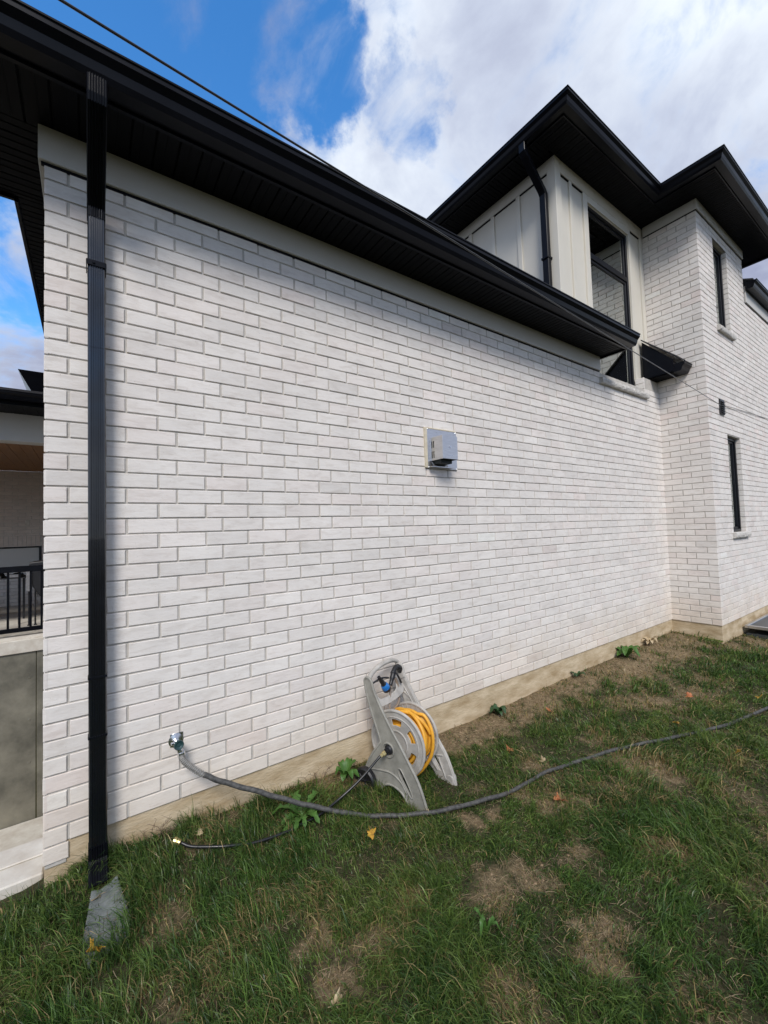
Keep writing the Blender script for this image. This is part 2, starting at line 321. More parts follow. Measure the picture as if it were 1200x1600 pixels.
def ground(x, y, rough=True):
    x = np.asarray(x, float); y = np.asarray(y, float)
    gw = np.interp(x, [-.5, -.2, .06, .65, 1.3, 2.2, 6.2, 9], [-.05, -.035, .03, -.01, -.045, -.065, -.02, -.01])
    t = np.clip((y - 1.85) / .53, 0, 1); t = t * t * (3 - 2 * t)
    z = -.11 * (1 - t) + gw * t
    if rough: z = z + (fbm(x, y, 2.2, 5) - .5) * 0.035 + (fbm(x, y, 11, 9, 3) - .5) * 0.016
    z = z + .055 * np.exp(-((x - 6.5) ** 2 / .7 + (y - 1.95) ** 2 / .10))
    return z
BARE = [(.755, 1.598, .07, .8), (.68, 1.351, .10, .8), (1.848, 1.571, .07, .9), (1.162, 1.53, .07, .9), (1.66, 1.654, .06, .9), (1.608, 1.252, .10, .6), (1.44, 1.294, .11, .6),
        (1.641, .923, .11, .85), (1.50, .84, .09, .8), (2.388, 2.37, .30, 1), (2.6, 2.25, .22, 1), (2.9, 2.3, .25, 1), (3.25, 2.27, .28, 1), (3.6, 2.33, .28, 1), (3.99, 2.3, .26, 1), (5.6, 2.23, .45, 1),
        (4.699, 2.15, .35, 1), (4.3, 2.25, .3, 1), (5.1, 2.2, .3, 1), (4.476, 1.52, .22, .8), (4.068, 1.70, .20, .9), (3.8, 1.85, .18, .8), (2.912, 1.402, .16, .85), (2.174, 1.449, .14, .85), (2.3, 1.40, .12, .7), (2.962, 1.25, .16, .8), (1.26, 2.36, .16, .9), (1.7, 2.36, .20, .9), (2.05, 2.3, .2, .9),
        (.896, 1.394, .10, .6), (1.891, 1.172, .10, .6), (2.262, .933, .15, .6), (1.55, 2.37, .16, 1), (1.85, 2.33, .18, 1), (6.1, 2.2, .3, 1), (6.9, 1.65, .30, .9), (6.4, 1.75, .2, .8), (2.39, 1.75, .10, .8), (2.1, 1.65, .09, .7), (0.3, 1.75, .09, .5), (.45, 1.2, .12, .5), (1.15, 1.0, .1, .6), (5.0, 1.6, .2, .6), (3.1, 1.7, .14, .6)]
def bare(x, y):
    x = np.asarray(x, float); y = np.asarray(y, float)
    wx = x + (fbm(x, y, 7, 31) - .5) * .22; wy = y + (fbm(x, y, 7, 41) - .5) * .22
    m = np.zeros_like(x)
    fr = (fbm(x, y, 26, 51, 3) - .5) * 1.5
    for bx, by, r, s in BARE:
        d = np.hypot(wx - bx, wy - by) / r + fr
        m = np.maximum(m, s * np.clip((1.2 - d) * 1.2, 0, 1))
    m = np.maximum(m, np.clip((fbm(x, y, 3.6, 77) - .60) * 4, 0, .30))
    return m

# ------------------------------------------------------------------ ground sheet
def build_ground():
    xs = np.concatenate([[-1500, -300, -60, -20, -9, -6.01, -6.0], np.arange(-5.5, -1.2, .25), np.arange(-1.2, -0.2, .04), [-.19, -.188], np.arange(-.15, 4, .035), np.arange(4, 9, .08), np.arange(9, 16, .5), [20, 60, 300, 1500]])
    ys = np.concatenate([[-1500, -300, -60, -20, -8], np.arange(-4, -.5, .3), np.arange(-.5, .3, .08), np.arange(.3, 2.6, .035), [2.6, 2.743, 2.745], np.arange(3, 8, 1.0), [8.0, 8.01, 12, 20, 60, 300, 1500]])
    X, Y = np.meshgrid(xs, ys); Z = ground(X, Y); B = bare(X, Y)
    pit = (X >= PIT[0] + .001) & (X <= PIT[1] + .0005) & (Y >= PIT[2] - .0005) & (Y <= PIT[3] + .0005); Z = np.where(pit, -2.7, Z)
    n, m = X.shape; vs = np.stack([X, Y, Z], -1).reshape(-1, 3)
    idx = np.arange(n * m).reshape(n, m); f = np.stack([idx[:-1, :-1], idx[:-1, 1:], idx[1:, 1:], idx[1:, :-1]], -1).reshape(-1, 4)
    me = bpy.data.meshes.new('lawn'); me.from_pydata(vs.tolist(), [], f.tolist())
    at = me.attributes.new('bare', 'FLOAT', 'POINT'); at.data.foreach_set('value', B.ravel().astype(np.float32))
    mm = bpy.data.materials.new('soil'); mm.use_nodes = True; nt = mm.node_tree; N = nt.nodes; L = nt.links; b = N['Principled BSDF']; b.inputs['Roughness'].default_value = 0.95; b.inputs['Specular IOR Level'].default_value = 0.1
    tc = N.new('ShaderNodeTexCoord'); a = N.new('ShaderNodeAttribute'); a.attribute_name = 'bare'
    n1 = N.new('ShaderNodeTexNoise'); L.new(tc.outputs['Object'], n1.inputs[0]); n1.inputs['Scale'].default_value = 38; n1.inputs['Detail'].default_value = 9; n1.inputs['Roughness'].default_value = .7
    r1 = N.new('ShaderNodeValToRGB'); L.new(n1.outputs[0], r1.inputs[0]); e = r1.color_ramp.elements; e[0].position = .3; e[0].color = (.085, .062, .034, 1); e[1].position = .7; e[1].color = (.34, .26, .155, 1)
    r2 = N.new('ShaderNodeValToRGB'); L.new(n1.outputs[0], r2.inputs[0]); e = r2.color_ramp.elements; e[0].position = .3; e[0].color = (.018, .02, .010, 1); e[1].position = .75; e[1].color = (.075, .07, .035, 1)
    mx = N.new('ShaderNodeMixRGB'); L.new(a.outputs['Fac'], mx.inputs[0]); L.new(r2.outputs[0], mx.inputs[1]); L.new(r1.outputs[0], mx.inputs[2]); L.new(mx.outputs[0], b.inputs['Base Color'])
    n2 = N.new('ShaderNodeTexNoise'); L.new(tc.outputs['Object'], n2.inputs[0]); n2.inputs['Scale'].default_value = 70; n2.inputs['Detail'].default_value = 8
    bp = N.new('ShaderNodeBump'); bp.inputs['Strength'].default_value = 1; bp.inputs['Distance'].default_value = .012; L.new(n2.outputs[0], bp.inputs['Height']); L.new(bp.outputs[0], b.inputs['Normal'])
    me.materials.append(mm); me.shade_smooth(); o = bpy.data.objects.new('ground', me); C.objects.link(o); tag(o, kind='structure')
build_ground()

# ------------------------------------------------------------------ brickwork
CH = 0.075; BL = 0.2265; J = 0.0105; Z0 = 0.15
def sub_rects(r, holes):
    out = [r]
    for h in holes:
        nx = []
        for (a, b, c, d) in out:
            if h[1] <= a or h[0] >= b or h[3] <= c or h[2] >= d: nx.append((a, b, c, d)); continue
            if a < h[0]: nx.append((a, h[0], c, d))
            if b > h[1]: nx.append((h[1], b, c, d))
            A = max(a, h[0]); B = min(b, h[1])
            if c < h[2]: nx.append((A, B, c, h[2]))
            if d > h[3]: nx.append((A, B, h[3], d))
        out = nx
    return [q for q in out if q[1] - q[0] > .012 and q[3] - q[2] > .012]
def bricks(mb, o, u, n, L, z0, rows, offs, holes=(), first=0, pink=1.0, inset=0.0, u0=0.0, shade=1.0):
    o = Vector(o); u = Vector(u); n = Vector(n); rn = random
    for k in range(first, rows):
        za = z0 + k * CH + .002; zb = z0 + (k + 1) * CH - .0080 + .002
        off = offs[k % 2]; x = off - BL * math.ceil((off - u0) / BL)
        while x < L:
            a = max(u0, x + J / 2 if x > u0 - .0001 else u0); b = min(L, x + BL - J / 2)
            if x <= u0: a = u0
            if x + BL >= L - .002: b = L
            x += BL
            if b - a < .012: continue
            jz = rn.gauss(0, .0007); jx = rn.gauss(0, .0008)
            t = 1 + rn.gauss(0, .026); q = max(0, rn.gauss(0, 1)) * .018 * pink
            if rn.random() < .08: t *= .94
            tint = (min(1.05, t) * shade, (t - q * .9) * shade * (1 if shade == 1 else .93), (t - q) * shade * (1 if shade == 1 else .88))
            for (a1, b1, c1, d1) in sub_rects((a + (jx if a > u0 else 0), b + (jx if b < L else 0), za + jz, zb + jz), holes):
                f = rn.gauss(0, .0007) - inset; c = .0022; tl = rn.gauss(0, .0006)
                def P(x_, z_, d_): v = o + u * x_ + n * d_; return (v.x, v.y, v.z + z_)
                vs = [P(a1, c1, f - .014), P(b1, c1, f - .014), P(b1, d1, f - .014), P(a1, d1, f - .014),
                      P(a1, c1, f - c), P(b1, c1, f - c), P(b1, d1, f - c), P(a1, d1, f - c),
                      P(a1 + c, c1 + c, f - tl), P(b1 - c, c1 + c, f + tl), P(b1 - c, d1 - c, f + tl), P(a1 + c, d1 - c, f - tl)]
                fs = [(8, 9, 10, 11)] + [(i, (i + 1) % 4, 4 + (i + 1) % 4, 4 + i) for i in range(4)] + [(4 + i, 4 + (i + 1) % 4, 8 + (i + 1) % 4, 8 + i) for i in range(4)]
                mb.add(vs, fs, tint)

XL = -0.165; XC = 6.392; D = 2.383; Y2 = 1.842; YB = 2.49; SOF = 3.385; SO2 = 5.61
house = thing('brick_house', 'white brick two-storey house with black eaves, long wall facing the lawn', 'house', (XL, D, Z0))
# long wall
w = MB()
bricks(w, (XL, D, 0), (1, 0, 0), (0, -1, 0), XC - XL, Z0, 41, (0.150 - XL, 0.0625 - XL), holes=[(4.80 - XL, 5.95 - XL, 3.15, 9), (5.95 - XL, 7, 3.375, 9), (2.105 - XL, 2.425 - XL, 1.935, 2.25)])
bricks(w, (XL, D, 0), (1, 0, 0), (0, -1, 0), 0.0885, Z0, 0, (0.150 - XL + .2265, 0.0885), first=-1)
bricks(w, (5.95, YB, 0), (0, -1, 0), (-1, 0, 0), YB - D - .001, Z0, 43, (0.11, .11), first=40)
lw = obj('long_wall', w, 'brick', house)
m = MB(); m.box(XL + .006, XC + .3, D + .006, D + .10, Z0 + .003, 3.21); m.box(XL + .006, 4.80, D + .012, D + .10, 3.21, 3.384); m.box(5.956, XC + .3, D + .006, D + .10, 3.21, 3.37)
m.box(XL + .006, -0.085, D + .006, D + .10, .06, Z0 + .003)
obj('mortar', m, 'mortar', lw)
# left side wall (turning the corner), brick too
w = MB(); bricks(w, (XL, 7.9, 0), (0, -1, 0), (-1, 0, 0), 7.9 - D - .001, Z0, 41, (7.9 - D - .1065, 7.9 - D), inset=0.001)
sw = obj('side_wall', w, 'brick', house)
m = MB(); m.box(XL + .007, XL + .1, D + .101, 7.9, -2.7, 3.38); obj('mortar', m, 'mortar', sw)
# return wall + far wall + upper block
H2 = 71
RL = YB - Y2
w = MB(); bricks(w, (XC, YB, 0), (0, -1, 0), (-1, 0, 0), RL - .001, Z0, H2, (RL - .1065, RL), pink=1.3)
rw = obj('return_wall', w, 'brick', house)
XE = 8.26
fh = [(6.96 - XC, 7.52 - XC, 4.10, 5.335), (7.045 - XC, 7.60 - XC, 1.29, 2.615)]
w = MB(); bricks(w, (XC + .001, Y2, 0), (1, 0, 0), (0, -1, 0), 12, Z0, 62, (.001, .1065), holes=fh, pink=1.3)
w2 = MB(); bricks(w2, (XC + .001, Y2, 0), (1, 0, 0), (0, -1, 0), XE - XC, Z0, H2, (.001, .1065), holes=fh, first=62)
w.v_ = None; b0 = len(w.v); w.v += w2.v; w.f += [tuple(i + b0 for i in q) for q in w2.f]; w.t += w2.t
# reveals of the two slim windows
for (a, b, c, d) in fh:
    for side, xx, nx in ((0, XC + a, 1), (1, XC + b, -1)):
        bricks(w, (xx + nx * .004, Y2 + .10, 0), (0, -1, 0), (nx, 0, 0), .10, Z0, 72, (.1, .11), holes=[(-1, 1, -9, c), (-1, 1, d, 99)])
fw = obj('far_wall', w, 'brick', house)
m = MB()
m.box(XC + .006, 6.96, Y2 + .006, Y2 + .2, Z0, 5.60); m.box(7.60, 18.4, Y2 + .006, Y2 + .2, Z0, 4.80); m.box(7.60, XE - .006, Y2 + .006, Y2 + .2, 4.80, 5.60)
m.box(6.96, 7.60, Y2 + .006, Y2 + .2, Z0, 1.29); m.box(6.96, 7.60, Y2 + .006, Y2 + .2, 2.615, 4.10); m.box(6.96, 7.60, Y2 + .006, Y2 + .2, 5.335, 5.60)
m.box(6.96, 7.045, Y2 + .006, Y2 + .2, 1.29, 2.615); m.box(7.52, 7.60, Y2 + .006, Y2 + .2, 4.10, 5.335)
m.box(XC + .006, XC + .2, Y2 + .2, YB + .1, Z0, 5.60)
obj('mortar', m, 'mortar', fw)
# foundation
m = MB(); m.box(-.085, XC + .012, D + .010, D + .25, -.6, Z0 - .001); m.box(XL + .004, -.085, D + .012, D + .25, -.6, .062)
m.box(XC + .012, XC + .2, Y2 + .010, D + .25, -.6, Z0 - .001); m.box(XC + .2, 18.4, Y2 + .012, Y2 + .25, -.6, Z0 - .001)
obj('foundation', m, 'found', house)
# rear volume of the house so the building is closed from the side
m = MB(); m.box(XC + .2, 18.4, Y2 + .2, 9.9, -.5, 4.79); m.box(XL + .12, XC + .2, 6.5, 7.9, -.5, 3.37); m.box(4.4, XE - .1, 3.0, 7.8, 3.9, 5.59); m.box(4.4, XC, YB + .9, 3.0, 3.9, 5.59)
obj('rear_volume', m, 'board', house)

# frieze boards
m = MB(); m.box(XL - .022, 4.80, D - .020, D + .011, 3.222, SOF - .001, .003); m.box(XL - .022, XL + .008, D + .012, 7.9, 3.222, SOF - .001, .003)
obj('frieze', m, 'board', house)
m = MB(); m.box(XC - .022, XE, Y2 - .020, Y2 + .005, 5.478, SO2 - .001, .003); m.box(XC - .022, XC + .005, Y2 + .0055, YB - .026, 5.478, SO2 - .001, .003)
obj('frieze', m, 'board', house)
m = MB(); m.box(XE + .02, 18.4, Y2 - .020, Y2 + .005, 4.805, 5.06, .003); obj('frieze', m, 'board', house)
m = MB(); m.box(XL - .012, 4.80, D - .004, D + .011, 3.209, 3.2215); m.box(XC - .010, XE, Y2 - .006, Y2 + .005, 5.466, 5.4775); m.box(XC - .010, XC + .005, Y2 + .0055, YB - .026, 5.466, 5.4775); m.box(XE + .02, 18.4, Y2 - .006, Y2 + .005, 4.793, 4.8045)
obj('trim_shadow_strip', m, 'black', house)  # solid black strips stand in for the shadow line under the friezes

# ---------------- soffits made of narrow boards
def boards(m, x0, x1, y0, y1, z, along, pitch=.1, th=.012, gap=.006):
    # boards run along `along`; repeated across the other axis
    a, b = (x0, x1) if along == 'y' else (y0, y1); k = a
    while k < b - .004:
        e = min(b, k + pitch - gap)
        if along == 'y': m.box(k, e, y0, y1, z, z + th, .0025); m.box(k + (e - k) * .46, k + (e - k) * .54, y0 + .01, y1 - .01, z - .003, z + .001)
        else: m.box(x0, x1, k, e, z, z + th, .0025); m.box(x0 + .01, x1 - .01, k + (e - k) * .46, k + (e - k) * .54, z - .003, z + .001)
        k += pitch
    m.box(x0, x1, y0, y1, z + th + .002, z + th + .012)
FY = 2.072; GE = 4.83
m = MB(); boards(m, -.43, GE - .012, FY + .02, D + .012, SOF, 'y')
boards(m, -1.8, -.432, FY + .02, D + .012, SOF, 'x'); boards(m, -1.8, XL + .011, D + .013, 2.955, SOF, 'x'); boards(m, -.318, XL + .011, 2.957, 7.9, SOF, 'x')
obj('garage_soffit', m, 'soffit', house)
m = MB(); m.box(-1.82, GE, FY, FY + .018, SOF - .018, 3.53); m.box(-1.82, -1.802, FY + .02, 2.975, SOF - .018, 3.53); m.box(-1.80, -.335, 2.957, 2.975, SOF - .018, 3.56); m.box(-.335, -.319, 2.975, 7.9, SOF - .018, 3.56)
m.prism([(FY, SOF - .018), (D + .10, SOF - .018), (D + .10, 3.72), (FY, 3.53)], 0, GE - .011, GE)
obj('garage_fascia', m, 'black', house)
# K-style gutter
def gutter_prof(y, z):     # (outward distance, height) polygon
    return [(0, 0), (.075, 0), (.088, .022), (.098, .055), (.122, .080), (.122, .100), (.128, .104), (.128, .112), (.116, .112), (.114, .082), (.088, .055), (.078, .026), (.070, .010), (.004, .010), (.004, .105), (0, .105)]
def gutter(name, axis, sgn, base, z, a0, a1, parent, caps=True):
    # runs along axis; grows outward from plane `base` in direction sgn on the other horizontal axis
    m = MB(); m.prism([(base + sgn * d, z + h) for d, h in gutter_prof(0, 0)], axis, a0, a1)
    if caps:
        out = [(0, 0), (.075, 0), (.088, .022), (.098, .055), (.122, .080), (.122, .108), (0, .108)]
        for e, s_ in ((a0, 1), (a1, -1)): m.prism([(base + sgn * d * .995, z + .002 + h * .97) for d, h in out], axis, e + s_ * .001, e + s_ * .004)
    return obj(name, m, 'black', parent)
gutter('garage_gutter', 0, -1, FY - .001, SOF - .005, -1.82, GE + .005, house)
# garage roof
m = MB()
def slab(m, p, th=.05): m.add([*p, *[(x, y, z - th) for x, y, z in p]], [(0, 1, 2, 3), (7, 6, 5, 4), (0, 4, 5, 1), (1, 5, 6, 2), (2, 6, 7, 3), (3, 7, 4, 0)])
slab(m, [(-1.84, FY - .03, 3.56), (GE + .01, FY - .03, 3.56), (GE + .01, YB - .03, 3.80), (-1.84, YB - .03, 3.80)], .025)
slab(m, [(-1.84, YB - .028, 3.801), (4.22, YB - .028, 3.801), (4.22, 5.4, 5.3), (-1.84, 5.4, 5.3)], .04)
obj('garage_roof', m, 'roof', house)
# short eave between the tall window and the return wall
EX = 6.135
m = MB(); m.prism([(2.105, SOF + .012), (YB - .03, SOF + .012), (YB - .03, 3.91), (2.105, 3.55)], 0, EX, EX + .012)
m.box(EX + .014, XC - .014, 2.105, 2.117, SOF - .005, 3.53); obj('short_fascia', m, 'black', house)
m = MB(); boards(m, EX + .0135, XC - .003, 2.12, YB - .03, SOF - .004, 'y', .085); obj('short_soffit', m, 'soffit', house)
gutter('short_gutter', 0, -1, 2.103, SOF - .004, EX + .002, XC - .016, house)
m = MB(); slab(m, [(EX - .02, 2.05, 3.575), (XC - .004, 2.05, 3.575), (XC - .004, YB - .03, 3.945), (EX - .02, YB - .03, 3.945)], .018); obj('short_roof', m, 'roof', house)

# ---------------- batten-clad upper box
BX = 4.262
m = MB()
wx0, wx1, wz0, wz1 = 4.94, 5.965, 3.16, 5.36
m.box(BX + .02, wx0, YB + .012, YB + .06, 3.4, SO2); m.box(wx0, wx1, YB + .012, YB + .06, wz1, SO2); m.box(wx1, XC, YB + .012, YB + .06, 3.2, SO2)
m.box(BX + .012, BX + .06, YB + .0605, 7.8, 3.4, SO2)
clad = obj('cladding', m, 'cream', house)
m = MB(); q = .002
m.box(BX - .001, BX + .10, YB - .012, YB + .0115, 3.4, SO2 - .001, q)                       # corner board, front
m.box(BX - .012, BX + .011, YB - .013, YB + .09, 3.4, SO2 - .001, q)                        # corner board, side
m.box(BX + .101, XC - .003, YB - .011, YB + .0115, 5.455, SO2 - .002, q)                      # top board
m.box(BX - .011, BX + .0115, YB + .091, 7.8, 5.47, SO2 - .002, q)
m.box(wx0 - .10, wx0 - .006, YB - .010, YB + .0115, 3.4, 5.454, q); m.box(wx1 + .006, wx1 + .06, YB - .010, YB + .0115, 3.375, 5.454, q)
m.box(wx0 - .0055, wx1 + .0055, YB - .0095, YB + .0115, 5.37, 5.4545, q)
for x in (4.545,): m.box(x, x + .055, YB - .008, YB + .0115, 3.4, 5.454, q)
m.box(XC - .085, XC - .004, YB - .0085, YB + .0115, 3.375, 5.454, q)
for y in (2.95, 3.34, 3.72, 4.1, 4.5, 4.9): m.box(BX - .008, BX + .0115, y, y + .055, 3.4, 5.469, q)
obj('batten', m, 'cream', clad)
m = MB(); m.box(BX + .101, wx0 - .101, YB - .003, YB + .0118, 5.443, 5.4535); m.box(wx1 + .061, XC - .087, YB - .003, YB + .0118, 5.443, 5.4535); m.box(BX - .003, BX + .0118, YB + .092, 7.7, 5.459, 5.4685)
obj('trim_shadow_strip', m, 'black', clad)  # black strips painting the shadow line beneath the top board

# ---------------- windows
def window(x0, x1, z0, z1, y, rails, sash=None, jamb=.035, depth=.07, label=None):
    f = MB(); J_ = jamb
    f.box(x0, x0 + J_, y, y + depth, z0, z1, .003); f.box(x1 - J_, x1, y, y + depth, z0, z1, .003); f.box(x0 + J_, x1 - J_, y, y + depth, z1 - J_, z1, .003); f.box(x0 + J_, x1 - J_, y, y + depth, z0, z0 + J_, .003)
    zs = [z0 + J_] + [r for r in rails] + [z1 - J_]
    for r in rails: f.box(x0 + J_, x1 - J_, y + .004, y + depth, r - .03, r + .03, .003)
    o = obj('window', f, 'frame', house, autos=None)
    if label: o['label'] = label
    for i in range(len(zs) - 1):
        a = zs[i] + (.03 if i else 0); b = zs[i + 1] - (.03 if i < len(zs) - 2 else 0)
        s = MB(); X0 = x0 + J_ + .002; X1 = x1 - J_ - .002; A = a + .002; B = b - .002; t = .03
        for bx in ((X0, X0 + t, A, B), (X1 - t, X1, A, B), (X0 + t, X1 - t, B - t, B), (X0 + t, X1 - t, A, A + t)): s.box(bx[0], bx[1], y + .018, y + .05, bx[2], bx[3], .003)
        obj('sash', s, 'frame', o)
        e = MB(); t2 = t + .008
        for bx in ((X0 + t, X0 + t2, A + t, B - t), (X1 - t2, X1 - t, A + t, B - t)):
            e = MB(); e.box(bx[0], bx[1], y + .038, y + .050, bx[2], bx[3]); obj('edge_spacer', e, 'spacer', o)
        g = MB(); g.box(X0 + t, X1 - t, y + .032, y + .036, A + t, B - t); obj('pane', g, 'glass', o)
    d = MB(); d.box(x0 + .01, x1 - .01, y + .45, y + .46, z0, z1); d.box(x0 - .01, x0, y + depth + .002, y + .46, z0, z1); d.box(x1, x1 + .01, y + depth + .002, y + .46, z0, z1); d.box(x0, x1, y + depth + .002, y + .46, z0 - .01, z0); d.box(x0, x1, y + depth + .002, y + .46, z1, z1 + .01)
    obj('room_behind', d, 'dark', o)
    return o
tw = window(wx0, wx1, wz0, wz1, YB + .014, [4.74], label='tall two-pane window above the garage eave')
w1 = window(6.965, 7.515, 4.105, 5.33, Y2 + .055, [], label='narrow upper window with limestone sill')
w2 = window(7.05, 7.595, 1.295, 2.61, Y2 + .055, [], label='narrow lower window with limestone sill')
for x, zz, par in ((7.25, 1.60, w2), (7.25, 2.05, w2), (7.17, 4.42, w1), (7.17, 4.85, w1)): m = MB(); m.box(x, x + .018, Y2 + .05, Y2 + .07, zz, zz + .06, .003); obj('latch', m, 'rubber', par)
def sill(x0, x1, y0, y1, z0, z1, parent):
    # rock-faced front edge
    m = MB(); n = int((x1 - x0) / .02); vs = []; fs = []
    for i in range(n + 1):
        x = x0 + (x1 - x0) * i / n; r = lambda s=.005: random.uniform(-s, s)
        vs += [(x, y1, z0), (x, y0 + .012, z0), (x, y0 + .004 + r(), z0 + .012), (x, y0 + r(), (z0 + z1) / 2 + r()), (x, y0 + .004 + r(), z1 - .010), (x, y0 + .014, z1), (x, y1, z1)]
    for i in range(n):
        for j in range(7): fs.append((i * 7 + j, i * 7 + (j + 1) % 7, (i + 1) * 7 + (j + 1) % 7, (i + 1) * 7 + j))
    fs += [tuple(range(7)), tuple(range(n * 7, n * 7 + 7))]; m.add(vs, fs); return obj('sill', m, 'stone', parent)
sill(4.79, 5.985, D - .045, YB + .012, 3.078, 3.148, tw)
sill(6.92, 7.56, Y2 - .045, Y2 + .054, 4.025, 4.098, w1)
sill(7.0, 7.64, Y2 - .045, Y2 + .054, 1.215, 1.288, w2)

# ---------------- upper roof
U1, U2, V1, V2 = 3.907, 6.0, 2.154, 1.515           # soffit outline: left edge x, notch x, front y (box), front y (brick block)
UE = 8.77
m = MB()
boards(m, U1 + .26, XC - .022, V1 + .012, YB - .012, SO2, 'y', .095)
boards(m, U1 + .012, BX - .012, V1 + .34, 7.8, SO2, 'x', .095); boards(m, U1 + .012, U1 + .258, V1 + .012, V1 + .338, SO2, 'y', .095)
boards(m, U2 + .012, XC - .022, V2 + .012, V1 + .010, SO2 + .001, 'y', .095); boards(m, XC - .0205, UE - .012, V2 + .012, Y2 - .02, SO2, 'y', .095)
boards(m, XE, UE - .012, Y2 - .018, 7.8, SO2, 'x', .095)
obj('upper_soffit', m, 'soffit', house)
FH = 5.75; m = MB(); z = SO2 - .02; t = .012
m.box(U1, U1 + t, V1 + t, 7.8, z, FH); m.box(U1, U2 + .001, V1, V1 + t, z, FH); m.box(U2, U2 + t, V2 + t, V1, z, FH); m.box(U2, UE, V2, V2 + t, z, FH); m.box(UE - t, UE, V2 + t, 7.8, z, FH)
obj('upper_fascia', m, 'black', house)
# mitred gutter round the roof edge
def gutter_path(name, path, z, parent, closed=False, ends=True):
    prof = gutter_prof(0, 0); n = len(path); vs = []; k = len(prof)
    for i, (x, y) in enumerate(path):
        p = Vector((x, y)); d0 = (p - Vector(path[i - 1])).normalized() if i else None; d1 = (Vector(path[i + 1]) - p).normalized() if i < n - 1 else None
        n0 = Vector((d0.y, -d0.x)) if d0 else None; n1 = Vector((d1.y, -d1.x)) if d1 else None
        if n0 is None: mi = n1
        elif n1 is None: mi = n0
        else: mi = (n0 + n1) / (1 + n0.dot(n1))
        for d, h in prof: vs.append((x + mi.x * d, y + mi.y * d, z + h))
    fs = [(i * k + j, i * k + (j + 1) % k, (i + 1) * k + (j + 1) % k, (i + 1) * k + j) for i in range(n - 1) for j in range(k)] + [tuple(range(k)), tuple(range((n - 1) * k, n * k))]
    m = MB(); m.add(vs, fs); return obj(name, m, 'black', parent)
gutter_path('upper_gutter', [(U1 - .001, 7.8), (U1 - .001, V1 - .001), (U2 - .001, V1 - .001), (U2 - .001, V2 - .001), (UE + .001, V2 - .001), (UE + .001, 7.8)], SO2 - .004, house)
m = MB(); rp = [(U1 - .02, V1 - .02, FH + .02), (UE + .02, V1 - .02, FH + .02), (UE + .02, 7.8, FH + .02), (U1 - .02, 7.8, FH + .02)]; tp = [(5.6, 4.2, 6.35), (7.0, 4.2, 6.35), (7.0, 6, 6.35), (5.6, 6, 6.35)]
m.add(rp + tp, [(0, 1, 5, 4), (1, 2, 6, 5), (2, 3, 7, 6), (3, 0, 4, 7), (4, 5, 6, 7), (3, 2, 1, 0)]); m.add([(U2 - .02, V2 - .02, FH + .02), (UE + .02, V2 - .02, FH + .02), (UE + .02, 2.2, FH + .022), (U2 - .02, 2.2, FH + .022), (7.3, 2.2, 6.0)], [(0, 1, 4), (1, 2, 4), (2, 3, 4), (3, 0, 4), (3, 2, 1, 0)])
obj('upper_roof', m, 'roof', house)
m = MB(); m.tube([(5.38, V1 + .02, 5.76), (5.38, V1 + .02, 5.93)], .022, 10); obj('vent_pipe', m, 'black', house)
# lower far roof
m = MB(); m.box(XE + .002, 18.4, Y2 - .034, Y2 - .021, 4.985, 5.11); obj('far_fascia', m, 'black', house)
gutter('far_gutter', 0, -1, Y2 - .035, 4.995, XE + .003, 18.4, house)
m = MB(); slab(m, [(XE + .001, Y2 - .12, 5.13), (18.4, Y2 - .12, 5.13), (18.4, 4, 6.1), (XE + .001, 4, 6.1)], .02); obj('far_roof', m, 'roof', house)

# ------------------------------------------------------------------ downspouts
def ribbed(cx, cy, w_, d_):
    # corrugated rectangular section, ribs on the wide front face
    pts = []; n = 6; x0 = cx - w_ / 2
    pts.append((x0 + .004, cy + d_ / 2)); pts.append((x0, cy + d_ / 2 - .004)); pts.append((x0, cy - d_ / 2 + .005)); pts.append((x0 + .004, cy - d_ / 2))
    for i in range(n):
        a = x0 + .008 + (w_ - .016) * i / n; s = (w_ - .016) / n
        pts += [(a + s * .12, cy - d_ / 2), (a + s * .30, cy - d_ / 2 - .0055), (a + s * .55, cy - d_ / 2 - .0055), (a + s * .80, cy - d_ / 2)]
    pts += [(x0 + w_ - .004, cy - d_ / 2), (x0 + w_, cy - d_ / 2 + .005), (x0 + w_, cy + d_ / 2 - .004), (x0 + w_ - .004, cy + d_ / 2)]
    return pts
def sweep_sections(sec, frames):
    # sec: closed 2D outline; frames: list of (origin, xdir, ydir)
    k = len(sec); vs = []
    for o, xd, yd in frames:
        for a, b in sec: vs.append(Vector(o) + Vector(xd) * a + Vector(yd) * b)
    n = len(frames); m = MB(); m.add(vs, [(i * k + j, i * k + (j + 1) % k, (i + 1) * k + (j + 1) % k, (i + 1) * k + j) for i in range(n - 1) for j in range(k)] + [tuple(range(k)), tuple(range((n - 1) * k, n * k))]); return m
def spout_path(pts, wdir):
    # pts: (3D) centre line; returns frames with mitre-ish sections
    P = [Vector(p) for p in pts]; fr = []
    for i, p in enumerate(P):
        a = (P[i] - P[i - 1]).normalized() if i else None; b = (P[i + 1] - P[i]).normalized() if i < len(P) - 1 else None
        t = (a + b).normalized() if a and b else (a or b); x = Vector(wdir); y = t.cross(x); y.normalize()
        sc = 1 / max(.5, (t.dot(a) if a else 1)); fr.append((p, x, y * sc))
    return fr
PX = .0305
ds = thing('downspout', 'black ribbed downspout down the near corner of the brick wall', 'downspout', (PX, 2.31, 0))
sec = ribbed(0, 0, .068, .05)
obj('pipe', sweep_sections(sec, [((PX, 2.322, 3.03), (1, 0, 0), (0, 1, 0)), ((PX, 2.322, .0), (1, 0, 0), (0, 1, 0))]), 'pipe', ds)
plain = [(-.036, -.027), (.036, -.027), (.036, .027), (-.036, .027)]
